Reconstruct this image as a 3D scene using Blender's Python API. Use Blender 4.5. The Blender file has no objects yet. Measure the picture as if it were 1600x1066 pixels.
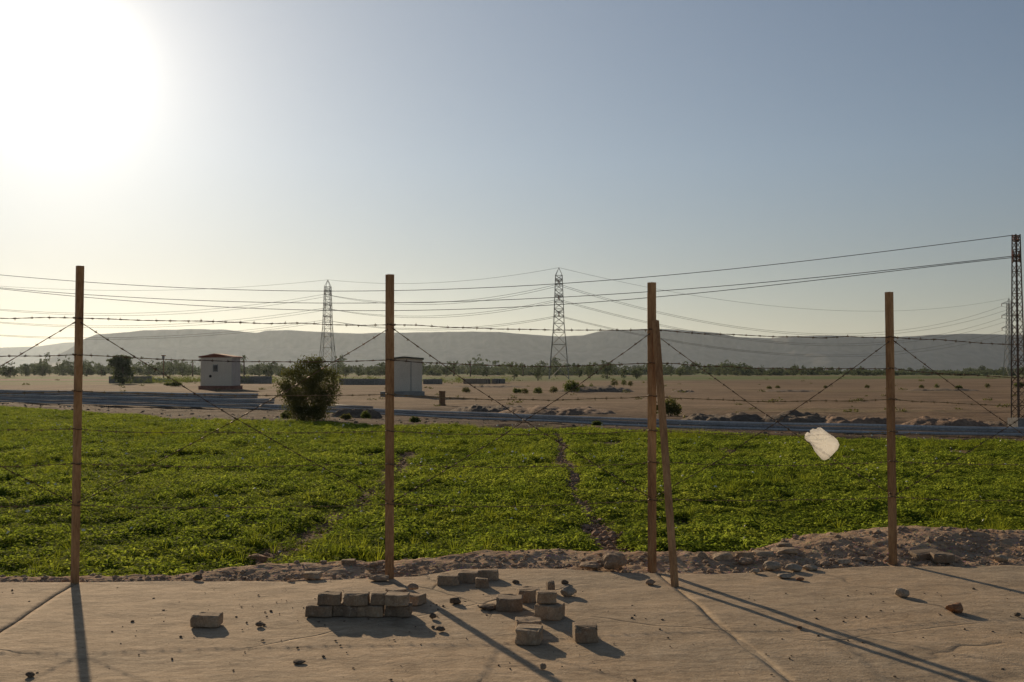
import bpy, bmesh, math, random
import numpy as np
from mathutils import Vector, Matrix

random.seed(7)
rng = np.random.default_rng(7)
sc = bpy.context.scene
col = sc.collection
R = math.radians

# ------------------------------------------------------------------ camera
F = 1600.0            # focal length in pixels of a 1600 px wide picture
CAMZ = 1.8
TH = math.atan2(47.0, F)
cd = bpy.data.cameras.new("camera")
cd.sensor_width = 36.0
cd.lens = 36.0
cd.clip_start = 0.05
cd.clip_end = 60000.0
cam = bpy.data.objects.new("camera", cd)
col.objects.link(cam)
cam.location = (0, 0, CAMZ)
cam.rotation_euler = (R(90) + TH, 0, 0)
sc.camera = cam


def ray(px, py):
    a, b = (px - 800.0) / F, (533.0 - py) / F
    return Vector((a, math.cos(TH) - b * math.sin(TH), math.sin(TH) + b * math.cos(TH)))


def G(px, py, z=0.0):
    d = ray(px, py)
    t = (z - CAMZ) / d.z
    return Vector((0, 0, CAMZ)) + d * t


def D(px, py, y):
    d = ray(px, py)
    return Vector((0, 0, CAMZ)) + d * (y / d.y)


# ------------------------------------------------------------------ light
SUN = ray(92, 100).normalized()
S_EL = math.asin(SUN.z)
S_AZ = math.atan2(SUN.x, SUN.y)
w = bpy.data.worlds.new("World")
sc.world = w
w.use_nodes = True
nt = w.node_tree
for n in list(nt.nodes):
    nt.nodes.remove(n)
out = nt.nodes.new("ShaderNodeOutputWorld")
bg = nt.nodes.new("ShaderNodeBackground")
bg.inputs['Strength'].default_value = 0.05
sky = nt.nodes.new("ShaderNodeTexSky")
sky.sky_type = 'NISHITA'
sky.sun_disc = False
sky.sun_elevation = S_EL
sky.sun_rotation = S_AZ
sky.altitude = 0
sky.air_density = 0.8
sky.dust_density = 0.04
sky.ozone_density = 1.0
bg2 = nt.nodes.new("ShaderNodeBackground")       # bright dusty aureole round the sun
bg2.inputs['Strength'].default_value = 1.0
tc = nt.nodes.new("ShaderNodeTexCoord")
dp = nt.nodes.new("ShaderNodeVectorMath"); dp.operation = 'DOT_PRODUCT'
nt.links.new(tc.outputs['Generated'], dp.inputs[0])
dp.inputs[1].default_value = SUN


def wmath(op, a, b=None, clamp=False):
    m = nt.nodes.new("ShaderNodeMath"); m.operation = op; m.use_clamp = clamp
    for i, v in enumerate((a, b)):
        if v is None: continue
        if isinstance(v, (int, float)): m.inputs[i].default_value = v
        else: nt.links.new(v, m.inputs[i])
    return m.outputs[0]


ang = wmath('MULTIPLY', wmath('ARCCOSINE', wmath('MINIMUM', dp.outputs['Value'], 1.0)), 57.2958)
g1 = wmath('EXPONENT', wmath('MULTIPLY', wmath('POWER', wmath('DIVIDE', ang, 2.5), 2.0), -1.0))
g2 = wmath('EXPONENT', wmath('DIVIDE', ang, -4.3))
g3 = wmath('EXPONENT', wmath('DIVIDE', ang, -18.0))
AUR = (1.0, 0.62, 0.33)
s = wmath('ADD', wmath('MULTIPLY', g1, AUR[0]), wmath('ADD', wmath('MULTIPLY', g2, AUR[1]), wmath('MULTIPLY', g3, AUR[2])))
mulc = nt.nodes.new("ShaderNodeVectorMath"); mulc.operation = 'SCALE'
mulc.inputs[0].default_value = (1.0, 0.885, 0.71)
nt.links.new(s, mulc.inputs['Scale'])
nt.links.new(mulc.outputs[0], bg2.inputs['Color'])
tint = nt.nodes.new("ShaderNodeVectorMath"); tint.operation = 'MULTIPLY'
sx = nt.nodes.new("ShaderNodeSeparateXYZ"); nt.links.new(tc.outputs['Generated'], sx.inputs[0])
rp = nt.nodes.new("ShaderNodeValToRGB"); nt.links.new(sx.outputs[2], rp.inputs[0])   # dusty air low over the horizon
el_ = rp.color_ramp.elements
while len(el_) < 4: el_.new(.5)
for e_, (p_, c_) in zip(el_, [(0.0, (.70, .595, .54)), (.10, (.80, .68, .62)), (.20, (.96, .875, .82)), (.36, (1.0, .95, .91))]):
    e_.position = p_; e_.color = c_ + (1,)
nt.links.new(rp.outputs[0], tint.inputs[1])
nt.links.new(sky.outputs[0], tint.inputs[0])
nt.links.new(tint.outputs[0], bg.inputs['Color'])
add = nt.nodes.new("ShaderNodeAddShader")
nt.links.new(bg.outputs[0], add.inputs[0])
nt.links.new(bg2.outputs[0], add.inputs[1])
nt.links.new(add.outputs[0], out.inputs['Surface'])

sl = bpy.data.lights.new("sun", 'SUN')
sl.energy = 3.35
sl.angle = R(0.6)
sl.color = (1.0, 0.78, 0.52)
so = bpy.data.objects.new("sun", sl)
col.objects.link(so)
so.rotation_euler = SUN.to_track_quat('Z', 'Y').to_euler()
so.location = SUN * 50

sc.view_settings.view_transform = 'Standard'
sc.view_settings.look = 'None'
sc.view_settings.gamma = 1.0
sc.view_settings.use_curve_mapping = False
sc.view_settings.exposure = 0.52
sc.render.engine = 'CYCLES'
cy = sc.cycles
cy.use_denoising = True
cy.max_bounces = 8
cy.diffuse_bounces = 3
cy.glossy_bounces = 2
cy.transmission_bounces = 6
cy.transparent_max_bounces = 8
cy.volume_bounces = 0
HAZE = 4.7e-5


# ------------------------------------------------------------------ helpers
def tag(o, label=None, cat=None, group=None, kind=None):
    if label: o['label'] = label
    if cat: o['category'] = cat
    if group: o['group'] = group
    if kind: o['kind'] = kind
    return o


def link(name, me, parent=None, loc=None):
    o = bpy.data.objects.new(name, me)
    col.objects.link(o)
    if parent is not None: o.parent = parent
    if loc is not None: o.location = loc
    return o


def mesh(name, v, f, m=None, smooth=False):
    me = bpy.data.meshes.new(name)
    me.from_pydata([tuple(p) for p in v], [], f)
    if m: me.materials.append(m)
    if smooth: me.polygons.foreach_set('use_smooth', [True] * len(me.polygons))
    me.update()
    return me


def np_mesh(name, v, f, m=None, smooth=False):
    """v (n,3) array, f (k,3 or 4) array"""
    v = np.asarray(v, dtype=np.float32); f = np.asarray(f, dtype=np.int32)
    me = bpy.data.meshes.new(name)
    k, c = f.shape
    me.vertices.add(len(v)); me.vertices.foreach_set('co', v.ravel())
    me.loops.add(k * c); me.loops.foreach_set('vertex_index', f.ravel())
    me.polygons.add(k)
    me.polygons.foreach_set('loop_start', np.arange(0, k * c, c, dtype=np.int32))
    if smooth: me.polygons.foreach_set('use_smooth', np.ones(k, dtype=bool))
    if m: me.materials.append(m)
    me.update(calc_edges=True)
    return me


def grid_faces(nr, nc):
    i = np.arange(nr - 1)[:, None] * nc + np.arange(nc - 1)[None, :]
    return np.stack([i, i + 1, i + nc + 1, i + nc], -1).reshape(-1, 4)


def empty(name, loc, rz=0.0):
    o = bpy.data.objects.new(name, None)
    col.objects.link(o)
    o.location = loc; o.rotation_euler = (0, 0, rz)
    o.empty_display_size = 0.2
    return o


# value noise / fbm
def _hash(ix, iy, seed):
    h = (ix.astype(np.int64) * 374761393 + iy.astype(np.int64) * 668265263 + seed * 1442695041) & 0x7fffffff
    h = ((h ^ (h >> 13)) * 1274126177) & 0x7fffffff
    return ((h ^ (h >> 16)) & 0xffff) / 65535.0


def vnoise(x, y, seed=0):
    x = np.asarray(x, float); y = np.asarray(y, float)
    ix, iy = np.floor(x), np.floor(y)
    fx, fy = x - ix, y - iy
    fx = fx * fx * (3 - 2 * fx); fy = fy * fy * (3 - 2 * fy)
    a = _hash(ix, iy, seed); b = _hash(ix + 1, iy, seed)
    c = _hash(ix, iy + 1, seed); d = _hash(ix + 1, iy + 1, seed)
    return (a + (b - a) * fx) * (1 - fy) + (c + (d - c) * fx) * fy


def fbm(x, y, seed=0, oct=4, g=0.5):
    s = 0; amp = 1; tot = 0
    x = np.asarray(x, float); y = np.asarray(y, float)
    for k in range(oct):
        s = s + amp * (vnoise(x * 2 ** k + 17.3 * k, y * 2 ** k - 9.1 * k, seed + k) - 0.5)
        tot += amp; amp *= g
    return s / tot * 2      # about -1..1


def sstep(a, b, x):
    t = np.clip((np.asarray(x, float) - a) / (b - a), 0, 1)
    return t * t * (3 - 2 * t)


class MB:
    """collects shapes for ONE mesh"""
    def __init__(s): s.v = []; s.f = []

    def add(s, v, f):
        o = len(s.v); s.v += [tuple(p) for p in v]
        s.f += [tuple(i + o for i in q) for q in f]

    def box(s, c, sz, M=None):
        hx, hy, hz = sz[0] / 2, sz[1] / 2, sz[2] / 2
        v = [Vector((x, y, z)) for z in (-hz, hz) for y in (-hy, hy) for x in (-hx, hx)]
        if M is not None: v = [M @ p for p in v]
        v = [p + Vector(c) for p in v]
        s.add(v, [(0, 2, 3, 1), (4, 5, 7, 6), (0, 1, 5, 4), (2, 6, 7, 3), (0, 4, 6, 2), (1, 3, 7, 5)])

    def bar(s, a, b, r, n=4, r2=None, caps=True):
        a, b = Vector(a), Vector(b); d = (b - a)
        if d.length < 1e-6: return
        q = d.to_track_quat('Z', 'Y'); r2 = r if r2 is None else r2
        v = []
        for p, rr in ((a, r), (b, r2)):
            for k in range(n):
                t = 2 * math.pi * (k + .5) / n
                v.append(p + q @ Vector((rr * math.cos(t), rr * math.sin(t), 0)))
        f = [(k, (k + 1) % n, n + (k + 1) % n, n + k) for k in range(n)]
        if caps: f += [tuple(range(n))[::-1], tuple(range(n, 2 * n))]
        s.add(v, f)

    def tube(s, pts, r, n=6, rs=None):
        pts = [Vector(p) for p in pts]; m = len(pts); v = []
        for i, p in enumerate(pts):
            d = pts[min(i + 1, m - 1)] - pts[max(i - 1, 0)]
            d.normalize()
            up = Vector((0, 0, 1)) if abs(d.z) < .9 else Vector((0, 1, 0))
            a = d.cross(up).normalized(); b = a.cross(d).normalized()
            rr = rs[i] if rs else r
            for k in range(n):
                t = 2 * math.pi * k / n
                v.append(p + a * (rr * math.cos(t)) + b * (rr * math.sin(t)))
        f = [(i * n + k, i * n + (k + 1) % n, (i + 1) * n + (k + 1) % n, (i + 1) * n + k) for i in range(m - 1) for k in range(n)]
        f += [tuple(range(n))[::-1], tuple(range((m - 1) * n, m * n))]
        s.add(v, f)

    def build(s, name, m, parent=None, smooth=False):
        return link(name, mesh(name, s.v, s.f, m, smooth), parent)


# ------------------------------------------------------------------ materials
def newmat(name):
    m = bpy.data.materials.new(name); m.use_nodes = True
    t = m.node_tree
    for n in list(t.nodes): t.nodes.remove(n)
    o = t.nodes.new("ShaderNodeOutputMaterial")
    b = t.nodes.new("ShaderNodeBsdfPrincipled")
    t.links.new(b.outputs[0], o.inputs['Surface'])
    return m, t, b, o


def nd(t, typ, **kw):
    n = t.nodes.new(typ)
    for k, v in kw.items():
        if k.startswith('i_'): n.inputs[k[2:].replace('_', ' ')].default_value = v
        else: setattr(n, k, v)
    return n


def coords(t, world=False, scale=(1, 1, 1)):
    if world:
        src = nd(t, "ShaderNodeNewGeometry").outputs['Position']
    else:
        src = nd(t, "ShaderNodeTexCoord").outputs['Object']
    mp = nd(t, "ShaderNodeMapping"); mp.inputs['Scale'].default_value = scale
    t.links.new(src, mp.inputs['Vector'])
    return mp.outputs[0]


def noise(t, vec, scale, detail=5, rough=.6):
    n = nd(t, "ShaderNodeTexNoise")
    n.inputs['Scale'].default_value = scale; n.inputs['Detail'].default_value = detail
    n.inputs['Roughness'].default_value = rough
    t.links.new(vec, n.inputs['Vector'])
    return n.outputs['Fac']


def ramp(t, fac, stops):
    r = nd(t, "ShaderNodeValToRGB"); e = r.color_ramp.elements
    while len(e) < len(stops): e.new(.5)
    for i, (p, c) in enumerate(stops):
        e[i].position = p
        e[i].color = (c if isinstance(c, tuple) else (c, c, c)) + (1,)
    t.links.new(fac, r.inputs[0])
    return r.outputs[0]


def mix(t, fac, a, b, mode='MIX'):
    n = nd(t, "ShaderNodeMix", data_type='RGBA', blend_type=mode)
    for s_, v in ((n.inputs[0], fac), (n.inputs[6], a), (n.inputs[7], b)):
        if isinstance(v, (int, float)): s_.default_value = v
        elif isinstance(v, tuple): s_.default_value = v + (1,)
        else: t.links.new(v, s_)
    return n.outputs[2]


def bump(t, b, h, strength=.5, dist=.02, nrm=None):
    n = nd(t, "ShaderNodeBump"); n.inputs['Strength'].default_value = strength; n.inputs['Distance'].default_value = dist
    t.links.new(h, n.inputs['Height'])
    if nrm is not None: t.links.new(nrm, n.inputs['Normal'])
    t.links.new(n.outputs[0], b.inputs['Normal'])
    return n.outputs[0]


def math_(t, op, a, b=None, clamp=False):
    m = nd(t, "ShaderNodeMath", operation=op, use_clamp=clamp)
    for i, v in enumerate((a, b)):
        if v is None: continue
        if isinstance(v, (int, float)): m.inputs[i].default_value = v
        else: t.links.new(v, m.inputs[i])
    return m.outputs[0]


def simple(name, c1, c2, scale=6, rough=.8, bs=.4, bd=.01, world=False, metal=0.0, stretch=(1, 1, 1), fine=None):
    m, t, b, o = newmat(name)
    v = coords(t, world, stretch)
    n1 = noise(t, v, scale, 6)
    c = ramp(t, n1, [(.32, c1), (.68, c2)])
    if fine:
        n3 = noise(t, v, fine, 3)
        c = mix(t, .55, c, ramp(t, n3, [(.3, .25), (.7, .9)]), 'SOFT_LIGHT')
    t.links.new(c, b.inputs['Base Color'])
    b.inputs['Roughness'].default_value = rough
    b.inputs['Metallic'].default_value = metal
    b.inputs['Specular IOR Level'].default_value = .3
    bump(t, b, noise(t, v, (fine or scale * 3), 5), bs, bd)
    return m


def leafmat(name, cols, trans=.5, tcol=None, ws=.35, gloss=.03):
    """cols: dark, mid, light base colours, picked per instance and by patches in the field"""
    m, t, b, o = newmat(name)
    oi = nd(t, "ShaderNodeObjectInfo")
    v = coords(t, True)
    n1 = noise(t, v, ws, 6, .7)
    n2 = noise(t, v, 6.0, 2)
    f = math_(t, 'ADD', math_(t, 'MULTIPLY', n1, .75), math_(t, 'ADD', math_(t, 'MULTIPLY', n2, .35), math_(t, 'MULTIPLY', oi.outputs['Random'], .22)))
    c = ramp(t, f, [(.44, cols[0]), (.62, cols[1]), (.84, cols[2])])
    t.links.new(c, b.inputs['Base Color'])
    b.inputs['Roughness'].default_value = .75
    b.inputs['Specular IOR Level'].default_value = gloss
    tr = nd(t, "ShaderNodeBsdfTranslucent")
    ct = mix(t, 1.0, c, tcol or (1.0, 1.0, .5), 'MULTIPLY')
    g = nd(t, "ShaderNodeGamma"); g.inputs[1].default_value = .8
    t.links.new(ct, g.inputs[0]); t.links.new(g.outputs[0], tr.inputs['Color'])
    ms = nd(t, "ShaderNodeMixShader"); ms.inputs[0].default_value = trans
    t.links.new(b.outputs[0], ms.inputs[1]); t.links.new(tr.outputs[0], ms.inputs[2])
    t.links.new(ms.outputs[0], o.inputs['Surface'])
    return m


# concrete slab covered with a thin layer of sand
def concrete_mat():
    m, t, b, o = newmat("sandy_concrete")
    v = coords(t, True)
    vs = coords(t, True, (.7, 1.25, 1))
    big = noise(t, vs, .7, 5, .6)
    mid = noise(t, vs, 3.2, 6, .65)
    fine = noise(t, v, 70, 3, .7)
    base = ramp(t, mid, [(.30, (.285, .207, .132)), (.5, (.415, .303, .194)), (.72, (.49, .36, .235))])
    grey = ramp(t, mid, [(.3, (.25, .20, .140)), (.7, (.39, .315, .225))])
    sep = nd(t, "ShaderNodeSeparateXYZ"); t.links.new(v, sep.inputs[0])
    xr = math_(t, 'MULTIPLY', sep.outputs[0], .09)
    fac = math_(t, 'ADD', math_(t, 'SUBTRACT', math_(t, 'MULTIPLY', big, 2.4), .95), xr, True)
    c = mix(t, fac, base, grey)
    # small dark stains and speckles of grit
    st = ramp(t, noise(t, vs, 9, 4, .7), [(.60, 0.0), (.72, 1.0)])
    c = mix(t, math_(t, 'MULTIPLY', st, .35), c, (.13, .11, .085))
    vo = nd(t, "ShaderNodeTexVoronoi"); vo.inputs['Scale'].default_value = 9
    t.links.new(vs, vo.inputs['Vector'])
    spk = ramp(t, vo.outputs['Distance'], [(.05, 1.0), (.10, 0.0)])
    c = mix(t, math_(t, 'MULTIPLY', spk, .5), c, (.10, .08, .06))
    # hairline cracks
    vd = nd(t, "ShaderNodeTexVoronoi", feature='DISTANCE_TO_EDGE'); vd.inputs['Scale'].default_value = .45
    wv = mix(t, .16, v, noise_col(t, v, 2.2))
    t.links.new(wv, vd.inputs['Vector'])
    ck = ramp(t, vd.outputs['Distance'], [(.0, 1.0), (.006, 0.0)])
    ck = math_(t, 'MULTIPLY', ck, ramp(t, noise(t, v, .8, 2), [(.45, 0.0), (.6, 1.0)]))
    c = mix(t, math_(t, 'MULTIPLY', ck, .6), c, (.09, .07, .05))
    c = mix(t, .5, c, ramp(t, noise(t, vs, 13, 6, .75), [(.35, .22), (.65, .78)]), 'SOFT_LIGHT')
    c = mix(t, .6, c, ramp(t, fine, [(.25, .2), (.75, .8)]), 'SOFT_LIGHT')
    t.links.new(c, b.inputs['Base Color'])
    b.inputs['Roughness'].default_value = .92
    b.inputs['Specular IOR Level'].default_value = .15
    h = math_(t, 'ADD', math_(t, 'MULTIPLY', mid, 1.0), math_(t, 'ADD', math_(t, 'MULTIPLY', fine, .16), math_(t, 'MULTIPLY', noise(t, v, 16, 5, .7), .30)))
    h = math_(t, 'SUBTRACT', h, math_(t, 'MULTIPLY', ck, .5))
    bump(t, b, h, .8, .022)
    return m


def noise_col(t, v, scale):
    n = nd(t, "ShaderNodeTexNoise"); n.inputs['Scale'].default_value = scale
    t.links.new(v, n.inputs['Vector'])
    return n.outputs['Color']


def ground_mat():
    m, t, b, o = newmat("plain_soil")
    v = coords(t, True)
    vs = coords(t, True, (.35, 1, 1))
    big = noise(t, vs, .022, 5, .6)
    mid = noise(t, vs, .35, 6, .65)
    fine = noise(t, v, 5, 4, .7)
    c = ramp(t, big, [(.34, (.12, .082, .052)), (.48, (.21, .147, .092)), (.62, (.30, .215, .135))])
    c2 = ramp(t, mid, [(.35, (.10, .066, .042)), (.65, (.33, .23, .15))])
    c = mix(t, .6, c, c2)
    c = mix(t, .18, c, (.10, .07, .05))
    # dry grass tinges
    gm = ramp(t, noise(t, vs, .05, 4, .7), [(.56, 0.0), (.66, 1.0)])
    c = mix(t, math_(t, 'MULTIPLY', gm, .45), c, (.16, .15, .06))
    # far strips of crops
    sep = nd(t, "ShaderNodeSeparateXYZ"); t.links.new(v, sep.inputs[0])
    vl = coords(t, True, (.12, 1, 1))
    st = ramp(t, noise(t, vl, .011, 3, .5), [(.42, 0.0), (.50, 1.0)])
    far = nd(t, "ShaderNodeMapRange"); far.inputs['From Min'].default_value = 195; far.inputs['From Max'].default_value = 260
    yy = math_(t, 'ADD', sep.outputs[1], math_(t, 'MULTIPLY', sep.outputs[0], -.6))
    t.links.new(yy, far.inputs['Value'])
    c = mix(t, math_(t, 'MULTIPLY', math_(t, 'MULTIPLY', st, far.outputs[0]), .9), c, (.085, .14, .035))
    # the soil under the crop
    near = nd(t, "ShaderNodeMapRange"); near.inputs['From Min'].default_value = 44; near.inputs['From Max'].default_value = 30
    t.links.new(sep.outputs[1], near.inputs['Value'])
    soil = ramp(t, noise(t, v, 7, 5, .7), [(.3, (.13, .083, .052)), (.7, (.27, .18, .115))])
    c = mix(t, math_(t, 'MULTIPLY', near.outputs[0], .8), c, soil)
    du = nd(t, "ShaderNodeAttribute", attribute_name='dug')  # mask for a darker ground tone along the strip beyond the crop
    strip_soil = ramp(t, noise(t, coords(t, True, (.5, 1, 1)), 1.1, 6, .7), [(.34, (.045, .032, .024)), (.52, (.105, .072, .050)), (.68, (.20, .130, .085))])
    c = mix(t, math_(t, 'MULTIPLY', du.outputs['Fac'], .95), c, strip_soil)
    c = mix(t, .5, c, ramp(t, fine, [(.3, .2), (.7, .85)]), 'SOFT_LIGHT')
    t.links.new(c, b.inputs['Base Color'])
    b.inputs['Roughness'].default_value = 1.0
    b.inputs['Specular IOR Level'].default_value = .05
    h = math_(t, 'ADD', mid, math_(t, 'MULTIPLY', fine, .5))
    bump(t, b, h, .6, .12)
    return m


def berm_mat():
    m, t, b, o = newmat("rubbly_dirt")
    v = coords(t, True)
    a = noise(t, v, 2.2, 5, .65); f = noise(t, v, 34, 4, .7)
    c = ramp(t, a, [(.3, (.30, .195, .120)), (.52, (.43, .295, .19)), (.72, (.52, .38, .25))])
    red = ramp(t, noise(t, v, 5.5, 3), [(.52, 0.0), (.66, 1.0)])
    c = mix(t, math_(t, 'MULTIPLY', red, .45), c, (.25, .125, .07))
    vo = nd(t, "ShaderNodeTexVoronoi"); vo.inputs['Scale'].default_value = 26
    t.links.new(v, vo.inputs['Vector'])
    pb = ramp(t, vo.outputs['Distance'], [(.18, 1.0), (.34, 0.0)])
    c = mix(t, math_(t, 'MULTIPLY', pb, .4), c, mix(t, .5, vo.outputs['Color'], (.40, .29, .19), 'MULTIPLY'))
    c = mix(t, .5, c, ramp(t, f, [(.3, .2), (.7, .85)]), 'SOFT_LIGHT')
    t.links.new(c, b.inputs['Base Color'])
    b.inputs['Roughness'].default_value = 1.0
    b.inputs['Specular IOR Level'].default_value = .05
    h = math_(t, 'ADD', math_(t, 'MULTIPLY', f, .6), math_(t, 'MULTIPLY', pb, .5))
    bump(t, b, h, .6, .018)
    return m


M = {}
M['concrete'] = concrete_mat()
M['ground'] = ground_mat()
M['berm'] = berm_mat()
M['dirt'] = simple("heaped_dirt", (.105, .078, .056), (.20, .145, .10), .8, 1.0, .8, .08, True, fine=6)
M['reddirt'] = simple("reddish_clods", (.15, .095, .062), (.30, .195, .125), .9, 1.0, .8, .08, True, fine=5)
M['hill'] = simple("rocky_hill", (.07, .07, .07), (.10, .098, .092), .004, 1.0, .3, 8, True, fine=.02)
def paver_mat(name, c1, c2):
    m = simple(name, c1, c2, 14, .95, .7, .005, fine=90)
    t = m.node_tree; b = [n for n in t.nodes if n.type == 'BSDF_PRINCIPLED'][0]
    oi = nd(t, "ShaderNodeObjectInfo"); src = b.inputs['Base Color'].links[0].from_socket
    lo = ramp(t, oi.outputs['Random'], [(0.0, (.72, .70, .68)), (1.0, (1.18, 1.14, 1.08))])
    c = mix(t, 1.0, src, lo, 'MULTIPLY')
    st = ramp(t, noise(t, coords(t, True), 11, 5, .7), [(.48, 0.0), (.62, 1.0)])
    c = mix(t, math_(t, 'MULTIPLY', st, .5), c, (.17, .12, .08))
    gr = ramp(t, noise(t, coords(t, True), 30, 3, .7), [(.58, 0.0), (.70, 1.0)])
    c = mix(t, math_(t, 'MULTIPLY', gr, .4), c, (.52, .45, .36))
    t.links.new(c, b.inputs['Base Color'])
    return m


M['paver'] = paver_mat("cement_paver", (.27, .195, .130), (.38, .285, .195))
M['paver_light'] = paver_mat("dusty_cement_paver", (.33, .25, .17), (.45, .345, .24))
M['paver_dark'] = paver_mat("stained_cement_paver", (.20, .15, .105), (.31, .235, .165))
M['stone'] = simple("pale_limestone", (.27, .21, .15), (.42, .34, .25), 10, .9, .7, .006, fine=60)
M['stone_red'] = simple("baked_clay_lump", (.22, .10, .05), (.36, .19, .10), 12, .9, .7, .006, fine=60)
M['stone_brown'] = simple("earthy_stone", (.24, .165, .11), (.38, .275, .185), 9, .95, .8, .01, fine=50)
M['clod'] = simple("dark_clod", (.09, .065, .045), (.18, .13, .09), 20, 1, .8, .005, fine=70)
M['rust'] = simple("rust_primer", (.20, .105, .048), (.45, .27, .13), 7, .75, .6, .003, stretch=(1, 1, .22), fine=60)
M['wire'] = simple("old_wire", (.08, .055, .038), (.16, .105, .07), 40, .6, .2, .001, metal=.4)
M['wire_dusty'] = simple("dusty_rusted_wire", (.16, .12, .065), (.26, .20, .11), 40, .9, .2, .001)
M['cable'] = simple("power_cable", (.05, .05, .05), (.09, .09, .09), 2, .6, .1, .001, metal=.3)
M['steel'] = simple("galvanised_steel", (.20, .19, .18), (.30, .285, .27), 2, .6, .2, .002, metal=.3)
M['mast'] = simple("rusty_lattice_steel", (.095, .065, .05), (.18, .125, .095), 3, .7, .3, .002, metal=.2)
M['insul'] = simple("brown_porcelain", (.20, .07, .04), (.27, .10, .06), 4, .25, .05, .001)
M['pipe'] = simple("grey_plastic_pipe", (.36, .355, .35), (.50, .495, .485), 1.2, .8, .15, .003, True, fine=14)
M['pipe_dark'] = simple("dark_plastic_pipe", (.22, .215, .21), (.30, .295, .29), 1.2, .85, .15, .003, True, fine=14)
M['plaster'] = simple("pale_plaster", (.37, .34, .31), (.46, .425, .39), 1.2, .9, .3, .01, fine=20)
M['cladding'] = simple("cream_metal_cladding", (.60, .52, .41), (.68, .60, .48), .8, .6, .1, .003, fine=12)
M['roofred'] = simple("red_brown_roof_edge", (.22, .085, .06), (.30, .13, .09), 3, .8, .3, .01)
M['roofgrey'] = simple("grey_green_roof", (.075, .08, .065), (.12, .125, .10), 3, .7, .3, .01)
M['plinth'] = simple("red_brick_plinth", (.16, .07, .05), (.25, .115, .08), 5, .9, .5, .01, fine=18)
M['slabgrey'] = simple("grey_cement", (.22, .21, .19), (.31, .295, .27), 2, .9, .3, .01, fine=20)
M['dark'] = simple("dark_opening", (.02, .018, .016), (.05, .045, .04), 3, .8)
M['mud'] = simple("mud_brick", (.22, .165, .12), (.32, .25, .185), 1.5, 1, .5, .03, fine=8)
M['walldark'] = simple("weathered_grey_wall", (.16, .15, .135), (.25, .235, .21), .6, 1, .5, .03, fine=5)
M['bark'] = simple("bark", (.06, .042, .030), (.13, .095, .068), 9, .95, .7, .01, stretch=(1, 1, .3))
M['wood'] = simple("brown_timber", (.17, .095, .05), (.26, .155, .085), 6, .9, .5, .01, stretch=(1, 1, .2))
M['crop'] = leafmat("clover_leaf", ((.080, .130, .018), (.155, .215, .028), (.27, .315, .050)), .68)
M['croptall'] = leafmat("fresh_grass_blade", ((.12, .165, .014), (.18, .225, .018), (.27, .30, .025)), .55)
M['bush'] = leafmat("olive_leaf", ((.050, .056, .020), (.088, .093, .034), (.14, .142, .052)), .38, ws=1.2)
M['bushgreen'] = leafmat("green_bush_leaf", ((.055, .080, .022), (.095, .125, .036), (.15, .18, .05)), .4, ws=1.2)
M['fartree'] = leafmat("far_tree_leaf", ((.048, .066, .040), (.074, .098, .056), (.105, .130, .072)), .25, ws=.02)
M['palm'] = leafmat("palm_frond", ((.03, .045, .018), (.05, .07, .028), (.07, .09, .035)), .25, ws=.05)
M['cream'] = simple("pale_litter", (.55, .5, .42), (.75, .70, .62), 12, .7)
M['blossom'] = simple("pale_blossom", (.60, .58, .42), (.80, .78, .62), 12, .7)
M['blue'] = simple("faded_blue_plastic", (.03, .06, .30), (.06, .10, .42), 6, .5)
M['yellow'] = simple("yellow_plastic", (.55, .38, .04), (.65, .48, .08), 6, .5)
M['orange'] = simple("orange_plastic", (.45, .13, .03), (.55, .18, .05), 6, .6)
M['paleblue'] = simple("pale_blue_paint", (.14, .24, .32), (.20, .30, .38), 2, .6)


def bag_mat():
    m, t, b, o = newmat("thin_white_plastic_film")
    v = coords(t, False)
    c = ramp(t, noise(t, v, 9, 4), [(.3, (.62, .60, .57)), (.7, (.80, .78, .74))])
    t.links.new(c, b.inputs['Base Color'])
    b.inputs['Roughness'].default_value = .32
    tr = nd(t, "ShaderNodeBsdfTranslucent"); tr.inputs['Color'].default_value = (.84, .82, .78, 1)
    ms = nd(t, "ShaderNodeMixShader"); ms.inputs[0].default_value = .7
    t.links.new(b.outputs[0], ms.inputs[1]); t.links.new(tr.outputs[0], ms.inputs[2])
    tp = nd(t, "ShaderNodeBsdfTransparent")
    m2 = nd(t, "ShaderNodeMixShader"); m2.inputs[0].default_value = .30
    t.links.new(ms.outputs[0], m2.inputs[1]); t.links.new(tp.outputs[0], m2.inputs[2])
    t.links.new(m2.outputs[0], o.inputs['Surface'])
    bump(t, b, noise(t, v, 14, 3), .35, .01)
    return m


M['bag'] = bag_mat()
for k_ in ('pipe', 'pipe_dark'):
    for n_ in M[k_].node_tree.nodes:
        if n_.type == 'BSDF_PRINCIPLED': n_.inputs['Specular IOR Level'].default_value = .12

# ------------------------------------------------------------------ ground
PLAIN = -0.40
FIELD = -0.25


def itp(tab):
    xs = [a for a, _ in tab]; ys = [b for _, b in tab]
    return lambda x: np.interp(x, xs, ys)


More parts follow.
